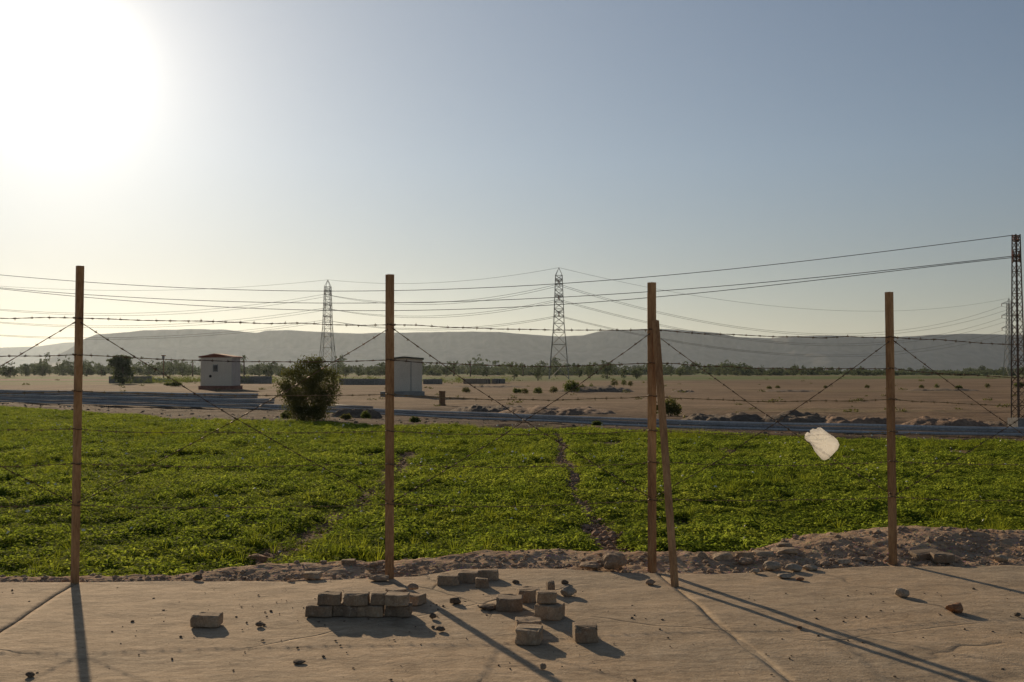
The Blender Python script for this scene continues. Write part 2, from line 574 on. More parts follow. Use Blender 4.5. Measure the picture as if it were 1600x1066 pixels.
# far edge of the concrete (depth as a function of x)
edge0 = itp([(-12, 8.7), (-4.4, 8.78), (-1.8, 8.88), (-0.7, 9.10), (-.3, 9.40), (.5, 9.42), (1.1, 9.2), (1.9, 9.15), (2.8, 9.35), (3.5, 9.52), (4.8, 9.55), (12, 9.6)])
crest_h = itp([(-12, -.02), (-3.0, -.01), (-2.4, .03), (-1.1, .035), (0, .045), (1.3, .06), (2.3, .06), (2.9, .10), (3.6, .115), (4.3, .165), (4.8, .13), (5.6, .09), (12, .09)])
crest_w = itp([(-12, .25), (-3.0, .3), (-2.3, .55), (-1.1, .6), (1.3, .7), (2.3, .75), (2.9, 1.15), (3.6, 1.25), (4.5, 1.3), (12, 1.3)])
fback = itp([(-60, 72), (-40, 66), (-28, 57), (-12.2, 41.5), (-8.8, 40.5), (-4.2, 37.8), (2.1, 35), (6.4, 33.3), (9.8, 30.8), (14.5, 28.6), (40, 25)])


def edge(x):
    return edge0(x) + .035 * fbm(np.asarray(x) * 2.3, np.asarray(x) * 0, 5, 4)


def zground(x, y):
    x = np.asarray(x, float); y = np.asarray(y, float)
    t = y - edge0(x)
    cw = crest_w(x); ch = crest_h(x)
    up = sstep(-.1, 1, t / cw)
    dn = sstep(1.0, 1.9, t / cw)
    prof = -.03 + (ch + .03) * up
    zf = FIELD + .05 * fbm(x * .7, y * .7, 3, 4) + .03 * fbm(x * 4, y * 4, 8, 3)
    z = prof * (1 - dn) + zf * dn
    rub = .034 * fbm(x * 3.2, y * 3.2, 11, 4) * sstep(0.0, .5, t) * (1 - dn)
    z = z + rub * np.clip(cw, .3, 1)
    z = np.where(t < .02, -.10, z)
    fb = fback(x)
    b = sstep(-1.0, 1.2, y - fb)
    # a low ridge of dug soil along the back edge of the field
    ridge = .16 * np.exp(-((y - fb - 2.0) / 1.6) ** 2) * (1 + .7 * fbm(x * .5, y * .5, 21, 3))
    fade = 1 - sstep(60, 200, y)
    zp = PLAIN + (.07 * fbm(x * .25, y * .25, 14, 4) + .09 * fbm(x * .9, y * 1.1, 19, 4, .65)) * fade + ridge + .05 * np.abs(fbm(x * 2.2, y * 3.0, 33, 3)) * (1 - sstep(38, 75, y))
    z = z * (1 - b) + zp * b
    return z


nu, U = 420, 1.15
rows = np.concatenate([np.exp(np.linspace(np.log(8.0), np.log(60), 300)), np.exp(np.linspace(np.log(60.7), np.log(12500), 170))])
uu = np.linspace(-U, U, nu)
X = rows[:, None] * uu[None, :]
Y = np.repeat(rows[:, None], nu, 1)
Z = zground(X, Y)
# keep the coarse sheet below the fine bank built further down
tt = (Y - edge0(X)) / crest_w(X)
Z = np.where(tt < 1.9, Z - .05, Z)
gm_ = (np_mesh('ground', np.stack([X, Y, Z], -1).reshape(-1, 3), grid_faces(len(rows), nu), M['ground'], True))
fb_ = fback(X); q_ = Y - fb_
dug = sstep(-1.5, .5, q_ + 1.2 * fbm(X * .5, Y * .5, 101, 3)) * (1 - sstep(11, 22, q_ * 26 / fb_ + 6 * fbm(X * .12, Y * .12, 103, 4)))  # weight of the darker strip, from the field's back edge onto the plain
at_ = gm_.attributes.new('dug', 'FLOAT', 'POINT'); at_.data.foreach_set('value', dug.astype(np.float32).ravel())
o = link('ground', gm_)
tag(o, 'bare brown ploughed plain reaching to the hills', None, None, 'structure')

# fine bank of dirt and rubble between concrete and crop
nx, nt_ = 760, 120
xs = np.linspace(-8, 9.5, nx)
ts = np.linspace(-.12, 2.0, nt_)
X = np.repeat(xs[None, :], nt_, 0)
CW = crest_w(X)
T = np.where(ts[:, None] < 0, ts[:, None], ts[:, None] * CW)
Y = edge0(X) + T
Z = zground(X, Y)
e = edge(X)
gate = sstep(-.02, .10, Y - e)
Z = np.where(Y < e + .02, -.03, Z)
Z = Z + gate * (.016 * fbm(X * 9, Y * 9, 31, 3) + .009 * np.abs(fbm(X * 24, Y * 24, 37, 2)))
Z = Z - .10 * sstep(1.85, 2.0, T / CW)
o = link('dirt_bank', np_mesh('dirt_bank', np.stack([X, Y, Z], -1).reshape(-1, 3), grid_faces(nt_, nx), M['berm'], True))
tag(o, 'low bank of reddish dirt and rubble along the concrete edge', None, None, 'structure')

# concrete apron: slabs with open joints
apron = empty('concrete_apron', (0, 0, 0))
tag(apron, 'sandy concrete apron in the foreground', None, None, 'structure')
joints = [-13.6, -8.6, -3.62, 1.42, 6.45, 11.5]


def jx(k, y):   # joints run a little askew
    return joints[k] - .10 * (y - 8.0) + .02 * fbm(y * 1.5 + 9 * k, y * 0, 50 + k, 3)


for k in range(len(joints) - 1):
    ny, nxx = 150, 110
    vv = np.linspace(0, 1, ny); hh = np.linspace(0, 1, nxx)
    y0 = -6.0
    # near rows are spaced more finely where the photograph looks
    yrow = y0 + (1 - (1 - vv) ** 1.6)
    Hh = np.repeat(hh[None, :], ny, 0)
    Xe = joints[k] + Hh * (joints[k + 1] - joints[k])
    Ye = edge(Xe)
    V = 1 - (1 - vv[:, None]) ** 1.8
    Yy = y0 + (Ye - y0) * V
    xl = jx(k, Yy) + .007; xr = jx(k + 1, Yy) - .007
    Xx = xl + (xr - xl) * Hh
    Zz = .010 * fbm(Xx * .9, Yy * .9, 61, 4) + .004 * fbm(Xx * 6, Yy * 6, 67, 3) 
    d = np.minimum(np.minimum(Xx - xl, xr - Xx), Yy.max(0)[None, :] - Yy)
    Zz = Zz - .005 * (1 - sstep(0, .03, d))
    v = np.stack([Xx, Yy, Zz], -1).reshape(-1, 3)
    f = grid_faces(ny, nxx)
    # skirt
    border = [i for i in range(nxx)] + [r * nxx + nxx - 1 for r in range(1, ny)] + [(ny - 1) * nxx + c for c in range(nxx - 2, -1, -1)] + [r * nxx for r in range(ny - 2, 0, -1)]
    low = v[border].copy(); low[:, 2] = -.12
    nb = len(border); base = len(v)
    sk = np.array([(border[i], base + i, base + (i + 1) % nb, border[(i + 1) % nb]) for i in range(nb)])
    v = np.vstack([v, low]); f = np.vstack([f, sk])
    link('concrete_slab', np_mesh('concrete_slab', v, f, M['concrete'], True), apron)
mb = MB(); mb.box((0, 1.0, -.108), (27, 15.4, .2))
o = mb.build('joint_sand', M['concrete'], apron)

# ------------------------------------------------------------------ hills
ridge = [(-1200, 546), (-700, 560), (-300, 566), (20, 580), (60, 566), (80, 558), (105, 547), (130, 530), (150, 522), (170, 520.5), (200, 519), (225, 515.5), (290, 513.3), (350, 514), (385, 518.5), (402, 519.5), (415, 515.5), (455, 515.5), (480, 517), (560, 521.5), (600, 520), (640, 519), (720, 518.2), (780, 519.6), (830, 523.5), (870, 525.5), (912, 523), (938, 516.2), (960, 514.8), (1000, 514), (1045, 514), (1080, 517), (1120, 519), (1150, 525.3), (1200, 527), (1250, 525), (1290, 524.5), (1400, 527.5), (1450, 524.5), (1500, 521.5), (1560, 521), (1600, 522), (1800, 530), (2300, 524), (2900, 540)]
RX = np.array([a for a, _ in ridge], float); RY = np.array([b for _, b in ridge], float)


def hills(name, dist, fpy, label, seed, depth=2600, x0=-1200, x1=2900, n=900):
    px = np.linspace(x0, x1, n)
    top = CAMZ + (580 - fpy(px)) / F * dist
    X0 = (px - 800) / F * dist
    k = 90
    s = np.linspace(0, 1, k)
    back = s ** 1.5 * depth            # distance behind the foot
    gul = fbm(X0 / 420, X0 * 0 + seed, seed, 5) * 160 + np.abs(fbm(X0 / 130, X0 * 0, seed + 3, 4)) * 90
    Yb = dist - 520 + back[:, None] + gul[None, :] * (1 - sstep(500, 1500, back))[:, None]
    rise = np.concatenate([[0], [1]])
    t = (back[:, None] + 0 * X0[None, :]) / 520
    # talus slope, a cliff band, then the plateau
    prof = .42 * sstep(0, .75, t) + .18 * np.clip(t, 0, 1) + .40 * sstep(.72, .98, t)
    prof = np.minimum(prof, 1.0)
    Zh = (top[None, :] + 4) * prof - 4
    Xg = X0[None, :] * (Yb / dist)
    rough = fbm(Xg / 60, Yb / 60, seed + 9, 4) * 7 * (1 - sstep(.75, 1.0, t)) * sstep(0, .2, t)
    Zh = Zh + rough
    Zh = np.where(t > 1.0, Zh * (1 - .05 * (t - 1)), Zh)
    o = link(name, np_mesh(name, np.stack([Xg, Yb, Zh], -1).reshape(-1, 3), grid_faces(k, n), M['hill'], True))
    tag(o, label, None, None, 'structure')


hills('hills', 5200, lambda p: np.interp(p, RX, RY) + .25 * fbm(p / 22, p * 0, 71, 3), 'long flat topped desert hills along the horizon', 81)
hills('far_hills', 9000, lambda p: np.interp(p, [-1200, -400, 0, 60, 100, 250, 600, 2900], [535, 545, 543, 541, 535.5, 532, 540, 545]), 'fainter far ridge at the left behind the hills', 91, 2000)


# ------------------------------------------------------------------ crop (stuff)
def instancer(name, pts, rz, scl, idx, protos, m, label, kind='stuff'):
    pc = bpy.data.collections.new(name + '_kinds')
    for i, me in enumerate(protos):
        po = bpy.data.objects.new('%s_kind_%02d' % (name, i), me)
        pc.objects.link(po)
    me = bpy.data.meshes.new(name)
    me.vertices.add(len(pts)); me.vertices.foreach_set('co', np.asarray(pts, np.float32).ravel())
    a = me.attributes.new('rot', 'FLOAT_VECTOR', 'POINT'); a.data.foreach_set('vector', np.asarray(rz, np.float32).ravel())
    a = me.attributes.new('scl', 'FLOAT_VECTOR', 'POINT'); a.data.foreach_set('vector', np.asarray(scl, np.float32).ravel())
    a = me.attributes.new('idx', 'INT', 'POINT'); a.data.foreach_set('value', np.asarray(idx, np.int32))
    if m: me.materials.append(m)
    me.update()
    ob = link(name, me)
    ng = bpy.data.node_groups.new(name, 'GeometryNodeTree')
    ng.interface.new_socket('Geometry', in_out='INPUT', socket_type='NodeSocketGeometry')
    ng.interface.new_socket('Geometry', in_out='OUTPUT', socket_type='NodeSocketGeometry')
    gi = ng.nodes.new('NodeGroupInput'); go = ng.nodes.new('NodeGroupOutput')
    ci = ng.nodes.new('GeometryNodeCollectionInfo'); ci.inputs['Collection'].default_value = pc
    ci.inputs['Separate Children'].default_value = True
    ci.inputs['Reset Children'].default_value = True
    ip = ng.nodes.new('GeometryNodeInstanceOnPoints'); ip.inputs['Pick Instance'].default_value = True

    def at(nm, ty):
        n = ng.nodes.new('GeometryNodeInputNamedAttribute'); n.data_type = ty; n.inputs['Name'].default_value = nm
        return n.outputs['Attribute']
    e2r = ng.nodes.new('FunctionNodeEulerToRotation')
    ng.links.new(at('rot', 'FLOAT_VECTOR'), e2r.inputs[0])
    ng.links.new(gi.outputs[0], ip.inputs['Points'])
    ng.links.new(ci.outputs[0], ip.inputs['Instance'])
    ng.links.new(at('idx', 'INT'), ip.inputs['Instance Index'])
    ng.links.new(e2r.outputs[0], ip.inputs['Rotation'])
    ng.links.new(at('scl', 'FLOAT_VECTOR'), ip.inputs['Scale'])
    ng.links.new(ip.outputs[0], go.inputs[0])
    md = ob.modifiers.new('scatter', 'NODES'); md.node_group = ng
    tag(ob, label, None, None, kind)
    return ob


def leaf_tuft(seed, n=88, r=.14, h=.24, ls=.0225, m=None):
    g = np.random.default_rng(seed); v = []; f = []
    for i in range(n):
        a = g.uniform(0, 6.283); q = g.uniform(0, 1) ** .6 * r
        z = h * (1 - .55 * (q / r) ** 2) * g.uniform(.25, 1.0)
        c = Vector((q * math.cos(a), q * math.sin(a), z))
        nrm = Vector((g.normal() * .6, g.normal() * .6, .9)).normalized()
        q_ = nrm.to_track_quat('Z', 'Y') @ Vector((1, 0, 0))
        ta = Matrix.Rotation(g.uniform(0, 6.283), 3, nrm) @ q_
        tb = nrm.cross(ta)
        L = ls * g.uniform(.7, 1.4); W = L * .46
        b = len(v)
        v += [c - ta * L, c + tb * W - nrm * .003, c + ta * L + Vector((0, 0, -.008)), c - tb * W - nrm * .003]
        f += [(b, b + 1, b + 2), (b, b + 2, b + 3)]
    # a few stems
    for i in range(5):
        a = g.uniform(0, 6.283); q = r * .5 * g.uniform(.2, 1)
        p = Vector((q * math.cos(a), q * math.sin(a), h * g.uniform(.6, .95)))
        b = len(v); v += [Vector((-.003, 0, 0)), Vector((.003, 0, 0)), p]
        f += [(b, b + 1, b + 2)]
    return mesh('tuft', v, f, m)


def blade_tuft(seed, n=22, h=.27, m=None):
    g = np.random.default_rng(seed); v = []; f = []
    for i in range(n):
        a = g.uniform(0, 6.283); r0 = g.uniform(0, .04)
        base = Vector((r0 * math.cos(a), r0 * math.sin(a), 0))
        L = h * g.uniform(.6, 1.15); lean = g.uniform(.3, 1.1)
        d = Vector((math.cos(a), math.sin(a), 0)); s_ = Vector((-d.y, d.x, 0)) * .0045
        b = len(v)
        for k, tq in enumerate((0, .4, .75, 1)):
            p = base + d * (lean * L * tq ** 2) + Vector((0, 0, L * (tq - .25 * lean * tq ** 2)))
            ww = (1 - tq) * 1.0 + .05
            v += [p - s_ * ww, p + s_ * ww]
            if k: f.append((b + 2 * k - 2, b + 2 * k - 1, b + 2 * k + 1, b + 2 * k))
    return mesh('blades', v, f, m)


def seg_d(x, y, pts):
    dmin = np.full_like(x, 1e9)
    for (a, b) in zip(pts[:-1], pts[1:]):
        ax, ay, bx, by = a[0], a[1], b[0], b[1]
        dx, dy = bx - ax, by - ay
        t = np.clip(((x - ax) * dx + (y - ay) * dy) / (dx * dx + dy * dy + 1e-9), 0, 1)
        dmin = np.minimum(dmin, np.hypot(x - ax - t * dx, y - ay - t * dy))
    return dmin


path1 = [G(px, py, -.12) for px, py in ((972, 868), (938, 825), (915, 785), (893, 762), (897, 735), (876, 712), (880, 695), (868, 672))]
path2 = [G(px, py, -.10) for px, py in ((380, 890), (420, 862), (500, 815), (570, 775), (600, 745), (640, 700))]
path3 = [G(px, py, -.05) for px, py in ((120, 778), (190, 755), (300, 715), (420, 680))]


def field_density(x, y):
    d = np.ones_like(x)
    lo = edge0(x) + crest_w(x) * 1.45 + .06 + .09 * fbm(x * 2.2, y * 0, 23, 3)
    hi = fback(x) + .6 * fbm(x * .6, y * 0, 29, 3)
    d *= (y > lo) * (y < hi)
    d *= sstep(.11, .26, seg_d(x, y, path1) - .16 * (1 - sstep(10, 16, y)) - .05 * fbm(y * .9, x * 0, 44, 3) + .12 * fbm(x * 2, y * 2, 41, 3))
    d *= .05 + .95 * sstep(.16, .46, seg_d(x, y, path2) + .25 * fbm(x * 1.5, y * 1.5, 42, 3))
    d *= .35 + .65 * sstep(.12, .5, seg_d(x, y, path3) + .3 * fbm(x * 1.2, y * 1.2, 43, 3))
    bare = fbm(x * .9, y * .45, 47, 4)
    d *= 1 - .92 * sstep(.30, .50, bare)
    return d


N0 = 150000
yy = np.sqrt(rng.uniform(9.0 ** 2, 64 ** 2, N0 * 2))
xx = rng.uniform(-.72, .66, N0 * 2) * yy
keep = rng.uniform(0, 1, len(xx)) < field_density(xx, yy) * np.where(yy < 20, 1.0, np.where(yy < 34, .8, .6))
xx, yy = xx[keep], yy[keep]
# extra plants close by
yn = np.sqrt(rng.uniform(9.0 ** 2, 17 ** 2, 14000)); xn = rng.uniform(-.66, .62, 14000) * yn
kn = rng.uniform(0, 1, 14000) < field_density(xn, yn)
xx = np.concatenate([xx, xn[kn]]); yy = np.concatenate([yy, yn[kn]])
n = len(xx)
hh = .66 + .42 * fbm(xx * .8, yy * .6, 53, 4) + .30 * fbm(xx * 3, yy * 3, 57, 2)
hh = np.clip(hh, .28, 1.35)
zz = zground(xx, yy) - .02
S = np.stack([hh * .35 + .75 + rng.uniform(-.15, .2, n), hh * .35 + .75 + rng.uniform(-.15, .2, n), hh * rng.uniform(.8, 1.15, n)], -1)
Rr = np.stack([rng.normal(0, .12, n), rng.normal(0, .12, n), rng.uniform(0, 6.283, n)], -1)
idx = rng.integers(0, 6, n)
protos = [leaf_tuft(100 + i, m=M['crop']) for i in range(6)]
instancer('crop_plants', np.stack([xx, yy, zz], -1), Rr, S, idx, protos, None, 'dense low green fodder crop filling the field behind the fence')
print('crop instances', n)
# taller lighter blades, in patches
yb = np.sqrt(rng.uniform(9.0 ** 2, 40 ** 2, 30000)); xb = rng.uniform(-.66, .62, 30000) * yb
pb = field_density(xb, yb) * sstep(.05, .45, fbm(xb * .8, yb * .8, 59, 3) + .25 * (xb < -1.0) * (yb < 13) - .10)
kb = rng.uniform(0, 1, 30000) < pb * .75
xb, yb = xb[kb], yb[kb]; nb = len(xb)
Sb = rng.uniform(.7, 1.25, nb)
instancer('grass_tufts', np.stack([xb, yb, zground(xb, yb) - .02], -1), np.stack([rng.normal(0, .1, nb), rng.normal(0, .1, nb), rng.uniform(0, 6.28, nb)], -1),
          np.stack([Sb, Sb, Sb], -1), rng.integers(0, 4, nb), [blade_tuft(200 + i, m=M['croptall']) for i in range(4)], None, 'taller yellow green grass blades standing in patches in the crop')
# pale blossoms and scraps in the crop
yf = np.sqrt(rng.uniform(9.4 ** 2, 42 ** 2, 900)); xf = rng.uniform(-.6, .6, 900) * yf
kf = rng.uniform(0, 1, 900) < field_density(xf, yf) * .6
xf, yf = xf[kf], yf[kf]
v = []; f = []
for x, y, z in zip(xf, yf, zground(xf, yf)):
    c = Vector((x, y, z + random.uniform(.22, .32))); s_ = random.uniform(.010, .020) * (1 + y / 40)
    q = Vector((random.gauss(0, .5), random.gauss(0, .5), 1)).to_track_quat('Z', 'Y'); b = len(v)
    v += [c + q @ Vector((s_ * math.cos(a) * 1.2, s_ * math.sin(a), 0)) for a in (0, 1.26, 2.51, 3.77, 5.03)] + [c + Vector((0, 0, s_ * .8))]
    f += [(b + i, b + (i + 1) % 5, b + 5) for i in range(5)] + [(b + 4, b + 3, b + 2, b + 1, b)]
o = link('pale_blossoms', mesh('pale_blossoms', v, f, M['blossom']))
tag(o, 'tiny pale blossoms and scraps scattered over the green crop', None, None, 'stuff')


# ------------------------------------------------------------------ stones
def rock_data(seed, sub=2, rough=.25, flat=.7, block=False):
    g = np.random.default_rng(seed)
    bm = bmesh.new()
    bmesh.ops.create_icosphere(bm, subdivisions=sub, radius=.5)
    P = np.array([v.co[:] for v in bm.verts])
    if block:
        P = np.sign(P) * np.abs(P / .5) ** .45 * .5
    dirs = g.normal(size=(7, 3)); dirs /= np.linalg.norm(dirs, axis=1)[:, None]
    for d in dirs:                                   # chip planes off
        c = g.uniform(.30, .44); s_ = P @ d
        P = P - np.outer(np.clip(s_ - c, 0, None), d) * .85
    P += (fbm(P[:, 0] * 4 + seed, P[:, 1] * 4 + P[:, 2] * 3, seed, 3)[:, None]) * rough * P
    P[:, 2] *= flat
    P -= (P.max(0) + P.min(0)) / 2
    P /= (P.max(0) - P.min(0))
    F_ = [tuple(v.index for v in f.verts) for f in bm.faces]
    bm.free()
    return P, F_


def rock(name, px, py, wpx, hpx, m, label, seed, z=0.0, cat='stone', group=None, dfac=.8, rz=None, block=False, sink=.06, zf=None):
    """stone whose foot shows at pixel py"""
    if zf is not None:
        p = G(px, py, zf)
    else:
        p = G(px, py, z)
        for _ in range(4):
            if p.y > float(edge(p.x)) + .02:
                p = G(px, py, float(zground(p.x, p.y)))
    k = p.y / F
    W, H_ = wpx * k, hpx * k
    P, F_ = rock_data(seed, 3 if wpx > 20 else 2, block=block)
    dep = W * dfac
    P = P * np.array([W, dep, H_ * (1 + sink)])
    P[:, 2] += H_ * (.5 - sink / 2)
    me = mesh(name, P, F_, m, False)
    o = link(name, me, None, (p.x, p.y + dep * .5, p.z))
    o.rotation_euler = (0, 0, rz or 0)
    tag(o, label, cat, group)
    return o


# ------------------------------------------------------------------ pavers
def paver_mesh(kind, L, W, H_, seed, m):
    g = random.Random(seed)
    pts = []
    n = 8
    for i in range(n + 1):
        t = -1 + 2 * i / n
        if kind == 'bulge': off = .026 * math.cos(t * math.pi / 2) ** .8 * (1 + .15 * math.cos(t * 9))
        elif kind == 'wave': off = .013 * math.sin(t * math.pi)
        else: off = 0
        pts.append((t * L / 2, -W / 2 - (off if kind != 'wave' else off)))
    for i in range(n + 1):
        t = 1 - 2 * i / n
        if kind == 'bulge': off = .026 * math.cos(t * math.pi / 2) ** .8 * (1 + .15 * math.cos(t * 9))
        elif kind == 'wave': off = -.013 * math.sin(t * math.pi)
        else: off = 0
        pts.append((t * L / 2, W / 2 + off))
    bm = bmesh.new()
    lo = [bm.verts.new((x, y, 0)) for x, y in pts]
    hi = [bm.verts.new((x, y, H_)) for x, y in pts]
    k = len(pts)
    bm.faces.new(lo[::-1]); tf = bm.faces.new(hi)
    for i in range(k):
        bm.faces.new((lo[i], lo[(i + 1) % k], hi[(i + 1) % k], hi[i]))
    ed = [e_ for e_ in bm.edges if len(e_.link_faces) == 2 and e_.calc_face_angle(0) > .6]
    bmesh.ops.subdivide_edges(bm, edges=[e_ for e_ in bm.edges if e_.calc_length() > .05 and len(e_.link_faces) == 2], cuts=2)
    ed = [e_ for e_ in bm.edges if len(e_.link_faces) == 2 and e_.calc_face_angle(0) > .6]
    bmesh.ops.bevel(bm, geom=ed, offset=.010, segments=3, affect='EDGES', profile=.6)
    for v_ in bm.verts:
        a = float(fbm(v_.co.x * 22 + seed, v_.co.y * 22 + v_.co.z * 18, seed, 3)) * .005
        v_.co += Vector((a, a * .6, a * .7 if v_.co.z > H_ * .5 else 0))
    # a chipped corner
    c = Vector((g.choice((-1, 1)) * L / 2, g.choice((-1, 1)) * W / 2, H_)); rr = .03
    for q_ in range(4):
        c = Vector((g.choice((-1, 1)) * L / 2 * g.uniform(.5, 1), g.choice((-1, 1, -1)) * W / 2, H_ * g.choice((1, 1, .5)))); rr = g.uniform(.02, .05)
        for v_ in bm.verts:
            d = (v_.co - c).length
            if d < rr: v_.co = v_.co.lerp(Vector((0, 0, H_ * .4)), (1 - d / rr) * g.uniform(.1, .28))
    me = bpy.data.meshes.new('paver'); bm.to_mesh(me); bm.free()
    me.materials.append(m)
    return me


def paver(px, py, wpx, hpx, label, z=0.0, rz=0.0, kind='bulge', m='paver', W=None, group='loose cement pavers', name='paving_block', cat='paver', tilt=(0, 0), py_off=0.0, seed=None, yfix=None):
    p = G(px, py, z)
    if yfix is not None: p = D(px, py, yfix); p.z = z
    k = p.y / F
    L, H_ = wpx * k, hpx * k
    Wd = W or .115
    seed = seed or int(px * 7 + py)
    me = paver_mesh(kind, L, Wd, H_, seed, M[m])
    hyp = abs(math.sin(rz)) * L / 2 + math.cos(rz) * Wd / 2
    o = link(name, me, None, (p.x, p.y + hyp + py_off, z))
    o.rotation_euler = (tilt[0], tilt[1], rz + (.05 * math.sin(px * 1.7) if z == 0 and py != 965 else 0))
    tag(o, label, cat, group)
    return o


gs = 'pavers in the two course stack'
HB = G(560, 965).y
BZ = 17 * HB / F
lo_lab = ['leftmost paver of the lower course of the stack', 'second paver from left in the lower course', 'third paver from left in the lower course', 'rightmost paver of the lower course of the stack']
for (px, wp, hp, dy), lb, mm, rz in zip([(497, 42, 17, 0), (539, 39, 17, .01), (578, 40, 17, .0), (621, 41, 17.5, .01)], lo_lab, ['paver', 'paver_dark', 'paver', 'paver_dark'], [.05, -.03, .02, -.02]):
    paver(px, 965, wp, hp, 'grey brown cement block, ' + lb, 0, rz, 'wave', mm, .125, gs, py_off=dy)
up_lab = ['leftmost paver of the upper course of the stack', 'second paver from left in the upper course', 'narrow third paver of the upper course, seen end on', 'rightmost rounded paver on the upper course']
for (px, wp, hp, dy, kd), lb, mm, rz in zip([(512, 36, 17, .01, 'wave'), (555, 38, 17, .015, 'bulge'), (590, 25, 17, .02, 'plain'), (620, 36, 17, .0, 'bulge')], up_lab, ['paver', 'paver', 'paver', 'paver_light'], [.06, -.02, .03, -.04]):
    paver(px, 965 - 17.5, wp, hp, 'grey brown cement block, ' + lb, BZ + .003, rz, kd, mm, .12, gs, py_off=dy, yfix=HB)
paver(643, 947, 37, 15, 'cement paver lying just behind the right end of the stack', 0, -.5, 'wave', 'paver', .12)
paver(618, 933, 30, 9, 'thin paver lying flat behind the stack under the small round stone', 0, .5, 'plain', 'paver_light', .13)
# row of three and a half block
paver(699, 916, 34, 15, 'leftmost wavy paver of the row of three by the dirt bank', 0, .10, 'wave', 'paver')
paver(730, 915, 32, 16, 'middle wavy paver of the row of three by the dirt bank', 0, .06, 'wave', 'paver', py_off=.08)
paver(761, 912, 34, 16, 'rightmost wavy paver of the row of three by the dirt bank', 0, .12, 'wave', 'paver', py_off=.10)
paver(753, 920, 21, 15, 'broken half paver in front of the row of three', 0, .05, 'plain', 'paver', .08)
# middle cluster
paver(796, 956, 41, 20, 'large rounded paver at the left of the middle cluster', 0, -.08, 'bulge', 'paver_dark', .14)
paver(826, 942, 34, 19, 'paver behind and between the other pavers of the middle cluster', 0, .10, 'bulge', 'paver', .13)
b1 = paver(860, 970, 43, 22, 'lower paver with another one resting on its left end', 0, -.25, 'bulge', 'paver', .14)
paver(854, 950, 31, 17, 'small squarish paver resting on the lower one', b1.dimensions.z + .004, .05, 'plain', 'paver', .11, yfix=b1.location.y - .045)
paver(861, 930, 13, 20, 'narrow paver standing upright on its end', 0, .2, 'plain', 'paver_dark', .08)
rock('stone', 889, 934, 26, 16, M['stone'], 'rounded pale stone with an ochre side near the upright paver', 901)
# front pair and single ones
paver(827, 1008, 40, 23, 'front paver of the overlapping pair nearest the camera', 0, -.10, 'bulge', 'paver_light', .14)
paver(826, 992, 41, 17, 'rear paver of the overlapping pair nearest the camera', 0, .05, 'bulge', 'paver', .13, py_off=.07)
paver(916, 1005, 37, 24, 'single paver with a pointed back edge right of the pair', 0, .12, 'bulge', 'paver', .15)
paver(319, 981, 44, 18, 'lone paver lying far left of the stack', 0, -.02, 'wave', 'paver', .12)
paver(1478, 880, 32, 13, 'grey green paver beside the right fence post shadow', 0, -.08, 'bulge', 'paver_dark', .13)
paver(487, 905, 26, 9, 'flat block half buried at the concrete edge left of the stack', 0, .0, 'plain', 'paver_light', .10)
paver(543, 889, 22, 13, 'small cube shaped block on the dirt bank near the second post', .0, .05, 'plain', 'paver', .09)

# loose stones on the concrete and bank
st = [
    (645, 923, 17, 10, 'stone_brown', 'small round stone on the thin paver behind the stack', 1, .07),
    (1414, 935, 23, 14, 'stone', 'pale lump of stone alone right of the post shadows', 2, None),
    (1495, 960, 27, 15, 'stone_red', 'reddish stone with a dark right end near the right picture edge', 3, None),
    (961, 893, 42, 26, 'stone_brown', 'big rounded brown boulder on the bank left of the braced post', 4, None),
    (925, 891, 38, 10, 'stone_brown', 'flat brown rock left of the big boulder', 5, None),
    (1568, 880, 20, 12, 'stone', 'small pale stone at the bank by the right picture edge', 6, None),
    (583, 888, 14, 9, 'stone_brown', 'small stone on the bank beside the cube shaped block', 7, None),
    (451, 907, 12, 8, 'stone_brown', 'small dark stone at the concrete edge left of the flat block', 8, None),
    (1426, 860, 16, 10, 'stone_red', 'orange stone on the bank right of the last post', 9, None),
    (1345, 832, 13, 9, 'stone', 'small stone at the crop edge left of the last post', 10, None),
    (1018, 915, 17, 8, 'stone_brown', 'small flat stone between the braced post and its strut', 11, None),
    (590, 909, 34, 9, 'stone_brown', 'dark flat rubble at the foot of the second post', 12, None),
    (404, 980, 14, 7, 'clod', 'dark clod between the lone paver and the stack', 13, None),
    (711, 945, 18, 10, 'clod', 'dark crumbly clod between the stack and the row of three', 14, None),
    (762, 955, 32, 8, 'clod', 'flat crumbled clod left of the large rounded paver', 15, None),
    (676, 968, 12, 9, 'clod', 'small dark clod just right of the stack shadow', 16, None),
    (688, 988, 15, 8, 'clod', 'small crumbled clod right of the stack near its shadow tip', 17, None),
    (849, 1047, 10, 9, 'stone_brown', 'little stone standing in the second post shadow', 18, None),
    (307, 908, 15, 8, 'clod', 'black lump at the concrete edge between the first two posts', 19, None),
    (44, 1060, 14, 8, 'clod', 'dark clod in the lower left corner', 20, None),
    (466, 1039, 20, 5, 'clod', 'flat dark clod in front of the stack', 21, None),
    (883, 914, 12, 7, 'clod', 'small dark clod behind the ochre sided stone', 22, None),
    (806, 913, 12, 6, 'clod', 'small dark clod right of the row of three', 23, None),
    (1250, 984, 8, 5, 'clod', 'tiny dark clod touching the brace shadow', 24, None),
    (1592, 964, 10, 6, 'clod', 'small dark clod at the right picture edge', 25, None),
    (400, 884, 44, 16, 'stone_red', 'reddish heap of earth at the crop edge left of the stack', 26, None),
]
for px, py, wp, hp, mm, lb, sd, zf in st:
    rock('stone' if mm != 'clod' else 'clod', px, py, wp, hp, M[mm], lb, 300 + sd, zf=zf, cat='stone' if mm != 'clod' else 'clod', group='loose stones and clods')
